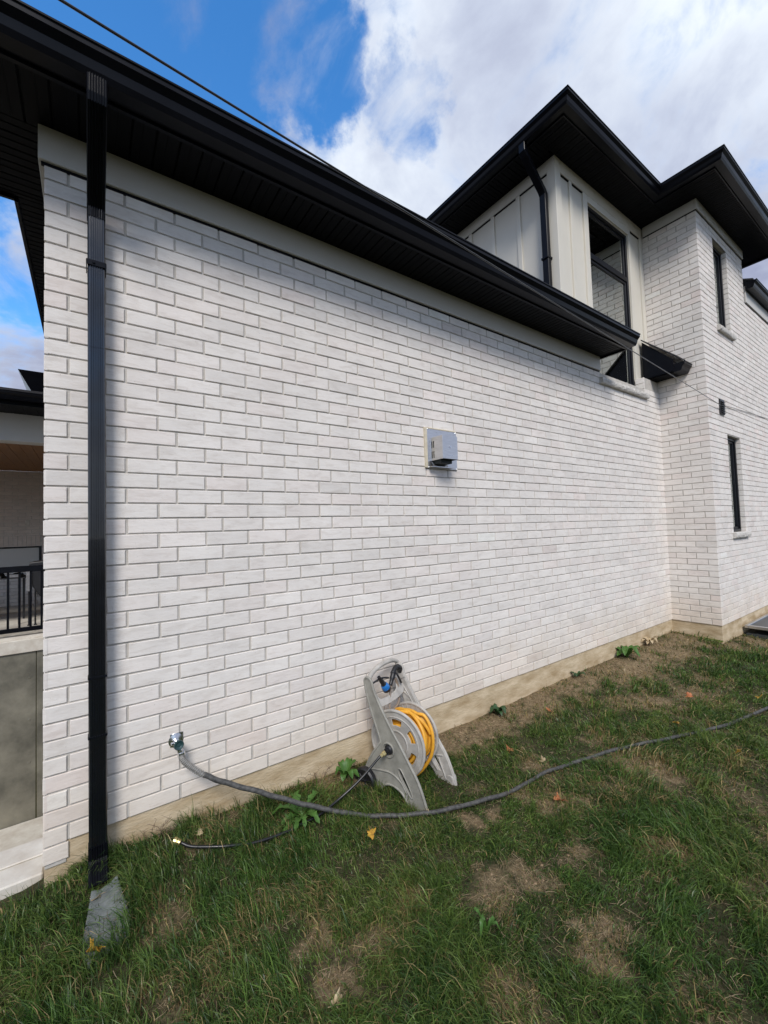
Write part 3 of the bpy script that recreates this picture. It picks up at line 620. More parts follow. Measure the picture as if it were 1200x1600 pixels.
obj('elbow', sweep_sections(ribbed(0, 0, .072, .054), [((PX, 2.012, 3.385), (1, 0, 0), (0, 1, 0)), ((PX, 2.012, 3.31), (1, 0, 0), (0, 1, 0)), ((PX, 2.022, 3.285), (1, 0, 0), (0, 1.05, .3)), ((PX, 2.305, 3.06), (1, 0, 0), (0, 1.05, .3)), ((PX, 2.322, 3.03), (1, 0, 0), (0, 1, 0)), ((PX, 2.322, 2.985), (1, 0, 0), (0, 1, 0))]), 'black', ds)
obj('elbow', sweep_sections(ribbed(0, 0, .072, .054), [((PX, 2.322, .13), (1, 0, 0), (0, 1, 0)), ((PX, 2.322, .075), (1, 0, 0), (0, 1, 0)), ((PX, 2.312, .055), (1, 0, 0), (0, .95, -.35)), ((PX, 2.235, .0), (1, 0, 0), (0, .85, -.75))]), 'black', ds)
def strap(px, y, z, par):
    m = MB(); m.box(px - .038, px + .038, y - .034, y - .030, z - .013, z + .013, .001); m.box(px - .0395, px - .0355, y - .030, y + .055, z - .013, z + .013, .001); m.box(px + .0355, px + .0395, y - .030, y + .055, z - .013, z + .013, .001)
    m.lathe([(.006, 0), (.006, .003), (.004, .005)], (px - .01, y - .034, z), (0, -1, 0), 10); return obj('strap', m, 'black', par)
strap(PX, 2.322, 2.76, ds)
for z in (.60, .86): 
    m = MB(); m.box(PX - .0362, PX + .0362, 2.322 - .0300, 2.322 + .0262, z - .004, z + .004); obj('joint_band', m, 'black', ds)
du = thing('downspout', 'short black downspout curving down the cream clad corner of the upper storey', 'downspout', (4.17, 2.55, 3.8))
us = [(U1 - .05, 2.52, 5.615), (U1 - .05, 2.52, 5.53), (U1 - .02, 2.52, 5.49), (BX - .09, 2.52, 5.24), (BX - .06, 2.52, 5.20), (BX - .055, 2.52, 3.98), (BX - .085, 2.52, 3.93), (BX - .14, 2.52, 3.90)]
us = [(x, 2.60 - .0 * i, z) for i, (x, y, z) in enumerate(us)]
obj('pipe', sweep_sections(ribbed(0, 0, .075, .058), spout_path(us, (0, -1, 0))), 'black', du)
m = MB(); m.box(BX - .10, BX - .004, 2.557, 2.643, 4.45, 4.475, .002); obj('strap', m, 'black', du)

# ------------------------------------------------------------------ wall fittings
v = thing('wall_vent', 'stainless steel box vent on a square plate halfway along the brick wall', 'vent', (2.13, D, 1.95))
m = MB(); m.box(2.088, 2.112, D - .016, D + .02, 1.940, 2.252, .003); m.box(2.1125, 2.43, D - .010, D + .02, 2.2445, 2.256, .003); obj('sealant_edge', m, 'wood_edge', v)
m = MB(); m.box(2.113, 2.425, D - .012, D + .02, 1.938, 2.244, .002); obj('back_plate', m, 'steel', v)
m = MB(); a, b, c, d = 2.135, 2.290, 1.992, 2.168; yf = D - .155; tk = .0025
m.box(a, b, yf, yf + tk, c, d, .001); m.box(a, b, yf + tk, D - .0125, d - tk, d)
m.box(b - tk, b, yf + tk, D - .0125, c, d - tk)
# left cheek with four louvre slots left open
ys = [yf + tk, D - .062, D - .052, D - .042, D - .032, D - .0125]
zs = [c, c + .018, c + .070, c + .095, c + .147, d - tk]
for i in range(5):
    for j in range(5):
        if i in (1, 3) and j in (1, 3): continue
        m.box(a, a + tk, ys[i], ys[i + 1], zs[j], zs[j + 1])
obj('hood', m, 'steel', v)
m = MB(); m.box(a + .02, b - .02, D - .11, D - .013, c - .026, c + .05); obj('duct_mouth', m, 'dark', v)
m = MB(); m.box(2.12, 2.35, D - .05, D - .013, 1.944, 1.950); m.prism([(D - .05, 1.950), (D - .046, 1.950), (D - .02, c - .006), (D - .024, c - .006)], 0, 2.14, 2.29); obj('drip_lip', m, 'steel', v)
for x, z in ((2.12, 2.238), (2.417, 2.238), (2.12, 1.946), (2.417, 1.946)): m = MB(); m.lathe([(.005, 0), (.005, .002), (.003, .004)], (x, D - .012, z), (0, -1, 0), 8); obj('screw', m, 'chrome', v)
m = MB(); m.lathe([(.010, 0), (.009, .002)], (2.214, yf - .0003, 2.085), (0, -1, 0), 16); obj('maker_badge', m, 'chrome', v)
m = MB(); m.box(2.195, 2.236, yf - .0015, yf - .0003, 2.018, 2.024); obj('name_strip', m, 'chrome', v)

v = thing('wall_vent', 'small black louvred vent on the far brick wall between two narrow windows', 'vent', (6.87, Y2, 2.95))
m = MB(); m.box(6.79, 6.96, Y2 - .018, Y2 + .005, 2.865, 3.065, .003); obj('vent_frame', m, 'rubber', v)
m = MB()
for i in range(6): m.prism([(Y2 - .0185, 2.885 + i * .028), (Y2 - .034, 2.880 + i * .028), (Y2 - .034, 2.884 + i * .028), (Y2 - .0185, 2.900 + i * .028)], 0, 6.805, 6.945)
obj('louvre', m, 'rubber', v)

hb = thing('hose_bib', 'outdoor tap with round teal knob on the brick wall, feeding a grey hose', 'tap', (.36, D, .445))
m = MB(); m.lathe([(.034, 0), (.034, .004), (.020, .008), (.014, .010), (.014, .045)], (.356, D, .450), (0, -1, 0), 20); m.box(.330, .390, D - .004, D, .420, .485, .001); obj('flange', m, 'chrome', hb, autos=40)
m = MB(); m.tube([(.356, D - .03, .450), (.360, D - .055, .440), (.366, D - .06, .415), (.370, D - .06, .398)], [.015, .016, .013, .013], 12); m.tube([(.356, D - .035, .45), (.330, D - .037, .452)], .008, 8); obj('spout', m, 'chrome', hb, autos=50)
m = MB(); pr = []
m.lathe([(.010, 0), (.018, .004), (.023, .010), (.023, .018), (.020, .022), (.014, .020), (.009, .017), (.004, .018)], (.358, D - .055, .449), (.12, -1, .12), 24); obj('knob', m, 'teal', hb, autos=40)

# ------------------------------------------------------------------ hoses
def gz(x, y, h): return float(ground(x, y)) + h
gh = thing('garden_hose', 'long thick grey garden hose from the wall tap across the lawn', 'hose', (.37, 2.3, .4))
air = [(.370, D - .06, .400), (.378, 2.300, .375), (.415, 2.298, .330), (.464, 2.285, .285)]
m = MB(); sp = spline(air, 26); m.tube(sp, [.0115 if i % 4 < 2 else .0150 for i in range(len(sp))], 12); obj('spring_guard', m, 'spring', gh)
path = [(.464, 2.285, .285), (.554, 2.25, .231), (.699, 2.20, .157), (.846, 2.14, .083), (.999, 2.08, .013)]
for x, y in ((1.21, 1.99), (1.375, 1.88), (1.552, 1.765), (1.774, 1.70), (2.049, 1.66), (2.332, 1.635), (2.618, 1.589), (2.969, 1.511), (3.28, 1.394), (3.609, 1.27), (3.985, 1.145), (4.537, 1.041), (5.3, .95), (6.2, .8), (7.5, .6)):
    path.append((x, y, gz(x, y, .030 if x < 2 else (.012 if 2.5 < x < 2.8 else .024))))
m = MB(); sp = spline(path, 10); sp = [Vector((p.x, p.y, p.z + .002 * math.sin(i * .7))) for i, p in enumerate(sp)]; m.tube(sp, [.0128 - .0018 * min(1, i / 90) + .0004 * math.sin(i * 2.1) for i in range(len(sp))], 12); obj('hose_tube', m, 'hose', gh, smooth=True)
m = MB(); m.lathe([(.017, 0), (.018, .004), (.018, .02), (.0145, .024)], (.3705, D - .0605, .412), (.08, .02, -1), 8); obj('coupling', m, 'chrome', gh)

# ------------------------------------------------------------------ hose reel cart
RX, RY, RZ, RYAW = 1.512, 1.878, -.11, R(18)
reel = thing('hose_reel', 'grey plastic hose reel cart on the grass against the brick wall', 'hose reel', (RX, RY, RZ), RYAW)
outline = [(.372, .655), (.358, .678), (.333, .680), (.314, .662), (.300, .604), (.228, .483), (.157, .382), (.122, .340), (.055, .243), (-.008, .155), (-.058, .02), (-.062, -.02), (.050, -.022), (.066, .006), (.098, .060), (.150, .086), (.206, .088), (.245, .066), (.285, .012), (.330, .020), (.388, .062), (.386, .110), (.337, .211), (.262, .305), (.252, .318), (.289, .408), (.335, .520)]
ol = smooth_loop(outline, 2)
slot = smooth_loop([(.128, .206), (.104, .196), (.030, .070), (.040, .058), (.058, .072), (.135, .175)], 2)
hub = [(.198 + .030 * math.cos(a * math.pi / 12), .285 + .030 * math.sin(a * math.pi / 12)) for a in range(24)]
WID = .33
def frame_part(x, sgn, par, lab=None):
    me = plate([ol, slot[::-1], hub], .016, .004)
    mapmesh(me, lambda p: (x + p[2], p[0], p[1]))
    o = obj('side_frame', me, 'resin' if sgn < 0 else 'resin_l', par, local=True, autos=45)
    # raised rim around the outline
    import mathutils
    cx, cy = .17, .30; rim = MB(); n = len(ol)
    rim.tube([(x + sgn * .004, a, b) for a, b in ol] + [(x + sgn * .004, *ol[0])], .0085, 8, cap=False); obj('rim', rim, 'resin' if sgn < 0 else 'resin_l', o, local=True, smooth=True)
    r2 = MB(); r2.tube([(x + sgn * .009, a, b) for a, b in slot] + [(x + sgn * .009, *slot[0])], .004, 8, cap=False)
    r2.tube([(x + sgn * .009, .198 + .040 * math.cos(t * math.pi / 16), .285 + .040 * math.sin(t * math.pi / 16)) for t in range(33)], .006, 8, cap=False)
    # moulded arch rib around the wheel
    r2.tube(spline([(x + sgn * .008, .075, .075), (x + sgn * .009, .115, .128), (x + sgn * .009, .185, .158), (x + sgn * .009, .27, .150), (x + sgn * .009, .355, .135)], 6), .006, 8)
    obj('rib', r2, 'resin' if sgn < 0 else 'resin_l', o, local=True, smooth=True)
    return o
fa = frame_part(0, -1, reel); fb = frame_part(WID, 1, reel)
# diagonal webbing on the inside of the far frame
m = MB()
for a, b in (((.20, .25), (.33, .12)), ((.20, .25), (.06, .06)), ((.15, .33), (.31, .55)), ((.24, .43), (.21, .40)), ((.06, .06), (.13, .14)), ((.13, .14), (.02, .16)), ((.30, .50), (.25, .47)), ((.33, .58), (.29, .60)), ((.0, .02), (.05, .14)), ((.08, .20), (.16, .18))):
    m.tube([(WID - .010, *a), (WID - .010, *b)], .005, 6)
obj('web', m, 'resin_l', fb, local=True)
# handle: bowed bar between the uprights, and the tool tray
m = MB(); m.tube(spline([(0, .345, .655), (.05, .352, .690), (.14, .356, .712), (.25, .358, .712), (.325, .356, .690), (WID, .350, .655)], 8), .014, 12, sx=1.2); obj('handle', m, 'resin_l', reel, local=True, smooth=True)
me = plate([smooth_loop([(.006, .13), (.006, .02), (.05, -.01), (.27, -.005), (.324, .03), (.324, .15), (.27, .145), (.262, .06), (.22, .035), (.08, .032), (.05, .055), (.045, .12)], 2)], .010, .003); mapmesh(me, lambda p: (p[0], .285 + p[1] * .46 + p[2], .50 + p[1] * .85)); obj('tool_tray', me, 'resin_l', reel, local=True, autos=45)
AY, AZ = .198, .285
def disc(x, par, near):
    n = 48; q = 1.07 if near else 1.0; outer = [(.176 * q * math.cos(2 * math.pi * i / n), .176 * q * math.sin(2 * math.pi * i / n)) for i in range(n)]; loops = [outer]
    for k in range(6):
        a0 = k * math.pi / 3 + .25; lp = []
        for i in range(9): a = a0 + .55 * i / 8; lp.append((.142 * math.cos(a), .142 * math.sin(a)))
        for i in range(9): a = a0 + .55 - .55 * i / 8; lp.append((.105 * math.cos(a), .105 * math.sin(a)))
        loops.append(smooth_loop(lp, 1)[::-1])
    me = plate(loops if near else [outer], .008, .002); mapmesh(me, lambda p: (x + p[2], AY + p[0], AZ + p[1]))
    o = obj('flange', me, 'resin_l', par, local=True, autos=40)
    r = MB(); r.tube([(x, AY + .178 * q * math.cos(2 * math.pi * i / 64), AZ + .178 * q * math.sin(2 * math.pi * i / 64)) for i in range(65)], .0095, 10, cap=False); obj('flange_rim', r, 'resin_l', o, local=True, smooth=True)
    r = MB()
    if near:
        r.tube([(x - .004, AY + .155 * math.cos(2 * math.pi * i / 48), AZ + .155 * math.sin(2 * math.pi * i / 48)) for i in range(49)], .004, 8, cap=False)
        r.tube([(x - .004, AY + .075 * math.cos(2 * math.pi * i / 48), AZ + .075 * math.sin(2 * math.pi * i / 48)) for i in range(49)], .006, 8, cap=False)
    else:
        for k in range(28):
            a = 2 * math.pi * k / 28; r.tube([(x - .006, AY + .10 * math.cos(a), AZ + .10 * math.sin(a)), (x - .006, AY + .174 * math.cos(a), AZ + .174 * math.sin(a))], .0035, 6)
    obj('rib', r, 'resin_l', o, local=True)
    return o
NX, FX = .085, .262
disc(NX, reel, True); disc(FX, reel, False)
m = MB(); m.lathe([(.074, 0), (.074, FX - NX - .01)], (NX + .005, AY, AZ), (1, 0, 0), 32); obj('drum', m, 'resin', reel, local=True, autos=40)
m = MB(); m.lathe([(.022, 0), (.022, WID - .02)], (.01, AY, AZ), (1, 0, 0), 20); obj('axle', m, 'rubber', reel, local=True, autos=40)
m = MB(); m.lathe([(.026, 0), (.027, .012), (.018, .02), (.017, .04)], (.006, AY, AZ), (-1, 0, 0), 20); obj('inlet', m, 'rubber', reel, local=True, autos=40)
for x in (-.026, WID + .026):
    tw_ = MB(); tw_.lathe([(.046, -.020), (.070, -.021), (.078, -.012), (.078, .012), (.070, .021), (.046, .018), (.028, .010), (.012, .014), (.008, .018)], (x, .365, .066), (-1 if x < 0 else 1, 0, 0), 28); wh = obj('wheel', tw_, 'rubber', reel, local=True, autos=40)
    sp_ = MB()
    for k in range(7): a = 2 * math.pi * k / 7; sp_.tube([(x + (-.018 if x < 0 else .018), .365 + .012 * math.cos(a), .066 + .012 * math.sin(a)), (x + (-.019 if x < 0 else .019), .365 + .052 * math.cos(a), .066 + .052 * math.sin(a))], .005, 6)
    obj('spoke', sp_, 'rubber', wh, local=True)
m = MB(); m.tube([(-.03, .355, .066), (WID + .03, .355, .066)], .008, 10); m.tube([(.005, .20, .10), (WID - .005, .20, .10)], .008, 10); obj('cross_bar', m, 'resin', reel, local=True)
me = plate([smooth_loop([(-.02, -.07), (.03, -.075), (.045, .0), (.03, .075), (-.02, .07)], 2)], .05, .012); mapmesh(me, lambda p: (WID + .01 + p[2] * .9, -.035 + p[0], .02 + p[1] * .45)); obj('foot', me, 'resin_l', reel, local=True, autos=45)

# yellow hose wound on the drum (its own object, sits on the reel)
rot = Matrix.Rotation(RYAW, 3, 'Z')
def RL_(p): q = rot @ Vector(p); return (q.x + RX, q.y + RY, q.z + RZ)
yh = thing('garden_hose', 'yellow garden hose wound around the grey reel', 'hose', RL_((.17, AY, AZ)))
OFFY = OFF[yh.name]
m = MB(); r0 = .0105; pts = []
for layer, rad in enumerate((.086, .105, .124, .142)):
    turns = 7 if layer < 3 else 6; x0, x1 = (NX + .016, FX - .014) if layer % 2 == 0 else (FX - .014, NX + .016)
    for i in range(turns * 30 + 1):
        t = i / (turns * 30); a = 2 * math.pi * turns * t + layer; wob = .004 * math.sin(a * .37 + layer * 2) + .003 * math.sin(a * 1.3 + layer)
        pts.append((x0 + (x1 - x0) * t + .006 * math.sin(a * .5 + layer) * (1 if layer == 3 else .3), AY + (rad + wob) * math.cos(a), AZ + (rad + wob) * math.sin(a)))
m.tube([RL_(p) for p in pts], r0, 8); obj('coil', m, 'yellow', yh, smooth=True)
# crossing strands and the slack loop
m = MB()
for x0, x1, a0, a1, rr in ((.11, .22, .2, 2.9, .160), (.21, .13, .6, 3.3, .165)):
    m.tube([RL_((x0 + (x1 - x0) * i / 40 + .0, AY + (rr) * math.cos(a0 + (a1 - a0) * i / 40), AZ + rr * math.sin(a0 + (a1 - a0) * i / 40))) for i in range(41)], r0, 8)
lp = spline([RL_(p) for p in ((.215, .13, .43), (.222, .083, .425), (.222, .040, .365), (.218, .024, .290), (.212, .036, .205), (.205, .078, .132), (.195, .122, .080), (.17, .165, .062), (.15, .22, .085), (.14, .27, .14))], 8)
m.tube(lp, r0, 8); obj('slack_loop', m, 'yellow', yh, smooth=True)
# brown tail of the hose rising to the gun
tl = thing('hose_tail', 'brownish hose end looping from the reel up to the black spray gun', 'hose', RL_((.2, .25, .5)))
m = MB(); m.tube(spline([RL_(p) for p in ((.12, .26, .425), (.13, .28, .46), (.165, .30, .53), (.20, .315, .585), (.235, .325, .60))], 8), .0075, 8); m.tube(spline([RL_(p) for p in ((.262, .325, .60), (.27, .315, .56), (.265, .30, .49), (.235, .29, .45), (.17, .29, .43), (.12, .27, .42))], 8), .0085, 8); obj('tube', m, 'hosebrown', tl, smooth=True)
# black spray gun hooked on the far upright
sg = thing('spray_gun', 'black trigger spray gun hooked on the right upright of the reel', 'spray nozzle', RL_((.26, .32, .6)))
m = MB()
m.tube(spline([RL_(p) for p in ((.19, .315, .575), (.215, .318, .612), (.245, .322, .652))], 5), [.013] * 5 + [.017] * 6, 10); m.tube(spline([RL_(p) for p in ((.225, .32, .640), (.27, .325, .668), (.31, .328, .655), (.335, .33, .628))], 5), [.016] * 8 + [.021] * 8, 10); obj('body', m, 'rubber', sg, smooth=True)
m = MB(); m.tube(spline([RL_(p) for p in ((.245, .30, .64), (.262, .29, .60), (.285, .295, .57))], 5), .007, 8); obj('trigger', m, 'rubber', sg, smooth=True)
# blue nozzle
bn = thing('spray_nozzle', 'blue and black hose nozzle hanging between the uprights of the reel', 'spray nozzle', RL_((.11, .32, .6)))
q0 = Vector(RL_((.085, .315, .648))); q1 = Vector(RL_((.155, .312, .560))); ax = (q1 - q0)
m = MB(); m.lathe([(.010, 0), (.014, .012), (.015, .045), (.019, .052)], q0, ax, 16); m.tube(spline([q0 + Vector((-.055, 0, -.012)), q0 + Vector((-.03, 0, -.004)), q0 + Vector((0, 0, .004)), q0 + Vector((.035, 0, .002)), q0 + Vector((.065, 0, -.006))], 5), .006, 8); m.tube([q0 - ax * .2, q0 + ax * .1], .011, 10); obj('valve', m, 'rubber', bn, autos=50)
m = MB(); m.lathe([(.017, .050), (.022, .056), (.026, .075), (.027, .088)], q0, ax, 20); obj('grip_ring', m, 'blue', bn, autos=50)
m = MB(); m.lathe([(.0275, .0885), (.0285, .104), (.024, .110), (.020, .107)], q0, ax, 20); obj('head', m, 'rubber', bn, autos=50)
# black leader hose from the reel inlet
ld = thing('garden_hose', 'thin black leader hose from the reel hub, brass end lying in the grass', 'hose', RL_((0, AY, AZ)))
a0 = RL_((-.038, AY, AZ)); a1 = RL_((-.075, AY + .02, AZ - .02))
pp = [Vector(a0), Vector(a1), Vector((1.26, 2.08, .07)), Vector((1.13, 2.10, .0)), Vector((1.004, 2.093, -.03))] + [Vector((x, y, gz(x, y, .042))) for x, y in ((.90, 2.085), (.817, 2.076), (.66, 2.094), (.56, 2.12), (.496, 2.145), (.395, 2.205), (.352, 2.24))]
m = MB(); m.tube(spline(pp, 8), .0072, 10); obj('hose_tube', m, 'hoseb', ld, smooth=True)
e0 = pp[-1]; e1 = Vector((.325, 2.262, gz(.33, 2.26, .045)))
m = MB(); m.lathe([(.010, 0), (.013, .003), (.013, .02), (.015, .021), (.015, .034), (.011, .035)], e0, e1 - e0, 12); obj('brass_end', m, 'brass', ld)
m = MB(); m.lathe([(.014, 0), (.014, .018), (.010, .020), (.010, .034)], a0, Vector(a1) - Vector(a0), 8); obj('brass_inlet', m, 'brass', ld)

# ------------------------------------------------------------------ splash pad
sp0 = thing('splash_pad', 'weathered ridged concrete splash pad half sunk in grass below the downspout', 'splash pad', (.04, 2.05, -.04))
m = MB(); pw, pl_ = .085, .30
vs = []; n = 40; k = 9
cxp = lambda t: .052 + .004 * t
for i in range(n + 1):
    t = i / n; y = 2.20 - .235 * t; wd = .046 + .046 * t + (0 if t < .8 else -.03 * (t - .8) / .2)
    for j in range(k):
        s = j / (k - 1) * 2 - 1; rid = .0022 * math.sin(t * 2 * math.pi * 13 + s * 2.2)
        edge = .016 if abs(s) > .99 else (.012 if abs(s) > .7 else 0)
        vs.append((cxp(t) + s * wd, y + s * .012, .010 - .094 * t ** .9 + edge * .8 + rid))
fs = [(i * k + j, i * k + j + 1, (i + 1) * k + j + 1, (i + 1) * k + j) for i in range(n) for j in range(k - 1)]
b0 = len(vs); vs += [(x, y, z - .035) for x, y, z in vs]; fs += [tuple(q + b0 for q in f)[::-1] for f in fs]
ring = [j for j in range(k)] + [i * k + k - 1 for i in range(1, n + 1)] + [n * k + j for j in range(k - 2, -1, -1)] + [i * k for i in range(n - 1, 0, -1)]
fs += [(ring[i], ring[(i + 1) % len(ring)], ring[(i + 1) % len(ring)] + b0, ring[i] + b0) for i in range(len(ring))]
m.add(vs, fs); obj('pad', m, 'pad', sp0, autos=60)

# ------------------------------------------------------------------ overhead cable
m = MB(); A = Vector((-.66, .62, 2.60)); P1 = Vector((-.053, 1.2, 2.778)); P2 = Vector((6.79, 1.815, 2.965)); dr = (P2 - P1)
pts = [P1 - dr * .25 + dr * (1.25 * i / 60) for i in range(61)]
m.tube(pts, .0036, 8); m.tube(spline([P2, Vector((6.9, 1.818, 2.985)), Vector((7.6, 1.832, 3.03)), Vector((9.1, 1.832, 3.09)), Vector((12, 1.832, 3.2))], 8), .0036, 8)
tag(obj('cable', m, 'hoseb'), 'thin black cable strung across the front of the house wall', 'cable')

# ------------------------------------------------------------------ window well beside the far wall
ww = thing('window_well', 'metal framed window well cover on the ground by the far brick wall', 'window well', (7.9, 1.6, 0))
m = MB(); x0, x1, y0, y1 = 7.16, 9.6, 1.26, 1.825; zt = .05
for bx in ((x0, x1, y0, y0 + .04), (x0, x1, y1 - .04, y1), (x0, x0 + .04, y0 + .04, y1 - .04), (x1 - .04, x1, y0 + .04, y1 - .04), (8.3, 8.34, y0 + .04, y1 - .04)): m.box(*bx, zt - .04, zt, .004)
obj('well_frame', m, 'steel', ww)
m = MB(); m.box(x0 + .04, x1 - .04, y0 + .04, y1 - .04, zt - .02, zt - .014); obj('well_pane', m, 'wellglass', ww)
m = MB(); m.box(x0 + .01, x1 - .01, y0 + .01, y1 - .01, -.35, -.06); obj('well_floor', m, 'dark', ww)

# ------------------------------------------------------------------ stairwell kerb, covered porch beyond the corner
m = MB(); m.box(-6.0, XL - .004, 2.47, 2.745, -2.7, .003, .006); m.box(-6.0, XL - .004, 2.60, 2.742, .0035, .012, .004)
tag(obj('concrete_kerb', m, 'curb'), 'pale concrete kerb between the lawn and the stairwell, left of the brick corner', 'kerb')
m = MB()
for i in range(8): m.box(-6.47 + i * .835, -6.47 + (i + 1) * .835 - .006, 8.0, 8.2, -2.7, -.135, .006)
m.box(-6, -.2, 8.01, 8.2, -2.7, -.135)
for i in range(7):
    for z in (-.5, -1.1, -1.7): m.lathe([(.02, 0), (.014, .004)], (-6.47 + (i + 1) * .835 - .08, 8.0, z), (0, -1, 0), 8)
tag(obj('basement_wall', m, 'concrete'), 'tall grey poured concrete wall below the porch slab', 'concrete wall')
pc = thing('covered_porch', 'covered brick porch with cedar ceiling beyond the left corner of the house', 'porch', (-2, 9, 0))
m = MB(); m.box(-6, .3, 7.97, 12.0, -.13, .06, .01); m.box(-6, .3, 8.05, 12, .0605, .10); obj('slab', m, 'curb', pc)
m = MB(); m.box(-6, .3, 8.05, 8.30, 2.95, 3.36, .004); obj('beam', m, 'board', pc)
m = MB(); 
for i in range(42): m.box(-6 + i * .15, -6 + (i + 1) * .15 - .004, 8.30, 11.9, 3.0, 3.02, .002)
m.box(-6, .3, 8.301, 11.9, 3.021, 3.04); obj('ceiling', m, 'cedar', pc)
m = MB(); m.box(-6, .3, 7.55, 8.30, 3.37, 3.39); boards(m, -6, .3, 7.56, 8.3, 3.355, 'y', .15); m.box(-6, .3, 7.50, 7.55, 3.35, 3.52); obj('porch_eave', m, 'soffit', pc)
gutter('porch_gutter', 0, -1, 7.499, 3.40, -6, .3, pc)
m = MB(); slab(m, [(-6, 7.4, 3.55), (.3, 7.4, 3.55), (.3, 12, 3.75), (-6, 12, 3.75)], .04); obj('porch_roof', m, 'roof', pc)
w = MB(); wl = (-6 + 6 - 3.5, 0, 0)
bricks(w, (-6, 11.9, 0), (1, 0, 0), (0, -1, 0), 6.3, .0, 40, (.0, .13), holes=[(1.0, 5.15, -1, 1.36 + .24)], shade=.80)  # porch shade and warm cedar bounce are put into this brick tint
for i in range(55): a = 1.0 + i * CH; w.add(*(lambda q: (q.v, q.f))(MB().box(-6 + a + .004, -6 + a + CH - .006, 11.9, 11.92, 1.362, 1.593, .002)), (.80, .74, .70))  # soldier course tinted with the same painted porch shade
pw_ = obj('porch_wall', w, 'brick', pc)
m = MB(); m.box(-6, -5.0, 11.906, 12.1, -.6, 3.0); m.box(-.85, .3, 11.906, 12.1, -.6, 3.0); m.box(-5, -.85, 11.906, 12.1, 1.36, 3.0); m.box(-6, .3, 12.01, 12.1, -.6, 1.4); obj('mortar', m, 'mortar', pw_)
m = MB(); m.box(-4.9, -.90, 11.96, 12.0, .9, 1.33, .005); wd = obj('window', m, 'board', pc); 
m = MB(); m.box(-6.0, -.2, 2.80, 7.98, -2.8, -2.66); m.box(-6.0, -.2, 7.2, 7.98, -2.66, -2.5); obj('stair_floor', m, 'curb', pc)
for x in (-6.2, .3): m = MB(); m.box(x, x + .2, 8.1, 12.1, .1, 3.4); obj('added_end_wall', m, 'board', pc)  # unseen end walls, added to cut the light under the porch
m = MB(); m.box(-.90, -.86, 11.915, 12.0, .5, 1.355, .004); m.box(-5, -.90, 11.915, 12.0, 1.33, 1.355, .004); obj('window_frame', m, 'frame', wd)
w = MB(); bricks(w, (-5.0, 11.94, 0), (1, 0, 0), (0, -1, 0), 4.15, .10, 11, (.0, .13)); obj('low_wall', w, 'brick', pc)
m = MB(); m.box(-5.0, -.85, 11.962, 11.99, .1, .895); obj('low_mortar', m, 'mortar', pc)
m = MB(); m.box(-1.13, -1.05, 11.885, 11.9, 1.80, 1.93, .004); obj('outlet_box', m, 'curb', pc)
rl = thing('railing', 'black metal railing along the edge of the covered porch', 'railing', (-2, 8.1, .1))
m = MB(); m.box(-6, -.2, 8.02, 8.08, 1.03, 1.115, .004); obj('top_rail', m, 'black', rl)
m = MB(); m.box(-6, -.2, 8.03, 8.075, .165, .225, .004); obj('bottom_rail', m, 'black', rl)
for i in range(44):
    x = -.45 - i * .125; m = MB(); m.box(x - .013, x + .013, 8.04, 8.066, .225, 1.03, .002); obj('baluster', m, 'black', rl)
# upper eave seen above the porch roof
m = MB(); m.prism([(8.6, 4.02), (12, 4.02), (12, 4.16), (8.6, 4.16)], 0, -.70, .3)
m.add([(-.90, 8.45, 4.16), (.3, 8.45, 4.16), (.3, 12, 4.16), (-.90, 12, 4.16), (-.66, 8.62, 3.80), (.3, 8.62, 3.80), (.3, 12, 3.80), (-.66, 12, 3.80)], [(0, 1, 2, 3), (7, 6, 5, 4), (0, 4, 5, 1), (1, 5, 6, 2), (2, 6, 7, 3), (3, 7, 4, 0)])
m = MB(); m.add([(-.90, 8.45, 4.16), (.3, 8.45, 4.16), (.3, 12, 4.16), (-.90, 12, 4.16), (-.66, 8.62, 3.70), (.3, 8.62, 3.70), (.3, 12, 3.70), (-.66, 12, 3.70)], [(0, 1, 2, 3), (7, 6, 5, 4), (0, 4, 5, 1), (1, 5, 6, 2), (2, 6, 7, 3), (3, 7, 4, 0)])
obj('upper_eave', m, 'black', pc)
# furniture on the porch
gr = thing('covered_grill', 'barbecue under a black cover behind the porch railing', 'grill', (-.6, 9.2, .1))
m = MB(); m.prism([(-.80, 1.10), (-.78, 1.13), (-.35, 1.16), (-.35, .50), (-.66, .56), (-.76, .74)], 1, 8.9, 9.5); obj('cover', m, 'grey' if False else 'rubber', gr, bevel=.02)
m = MB(); m.box(-.83, -.755, 8.88, 8.90, .66, 1.00, .006); obj('strap', m, 'grey', gr)
for x in (-.80, -.72): m = MB(); m.tube([(x, 8.95, .12), (x, 8.95, .72)], .012, 8); m.lathe([(.02, 0), (.02, .02)], (x, 8.95, .10), (0, 0, 1), 8); obj('leg', m, 'rubber', gr)
tb = thing('patio_table', 'low patio table with grey cushion behind the porch railing', 'table', (-1.6, 9.4, .1))
m = MB(); m.box(-2.6, -.82, 9.2, 9.9, .97, 1.0, .01); m.box(-2.6, -.82, 9.2, 9.9, .86, .875, .005); obj('tabletop', m, 'rubber', tb)
m = MB()
for i, (x, w_, h) in enumerate(((-1.35, .35, .07), (-1.02, .18, .05), (-1.8, .4, .08))): m.prism([(x - w_ / 2, .876), (x + w_ / 2, .876), (x + w_ * .42, .876 + h), (x - w_ * .2, .876 + h * 1.1), (x - w_ * .45, .876 + h * .6)], 1, 9.25, 9.7)
obj('cushion', m, 'grey', tb, bevel=.01)
for x in (-2.5, -.95):
    for y in (9.25, 9.85): m = MB(); m.box(x - .015, x + .015, y - .015, y + .015, .10, .86); obj('leg', m, 'rubber', tb)

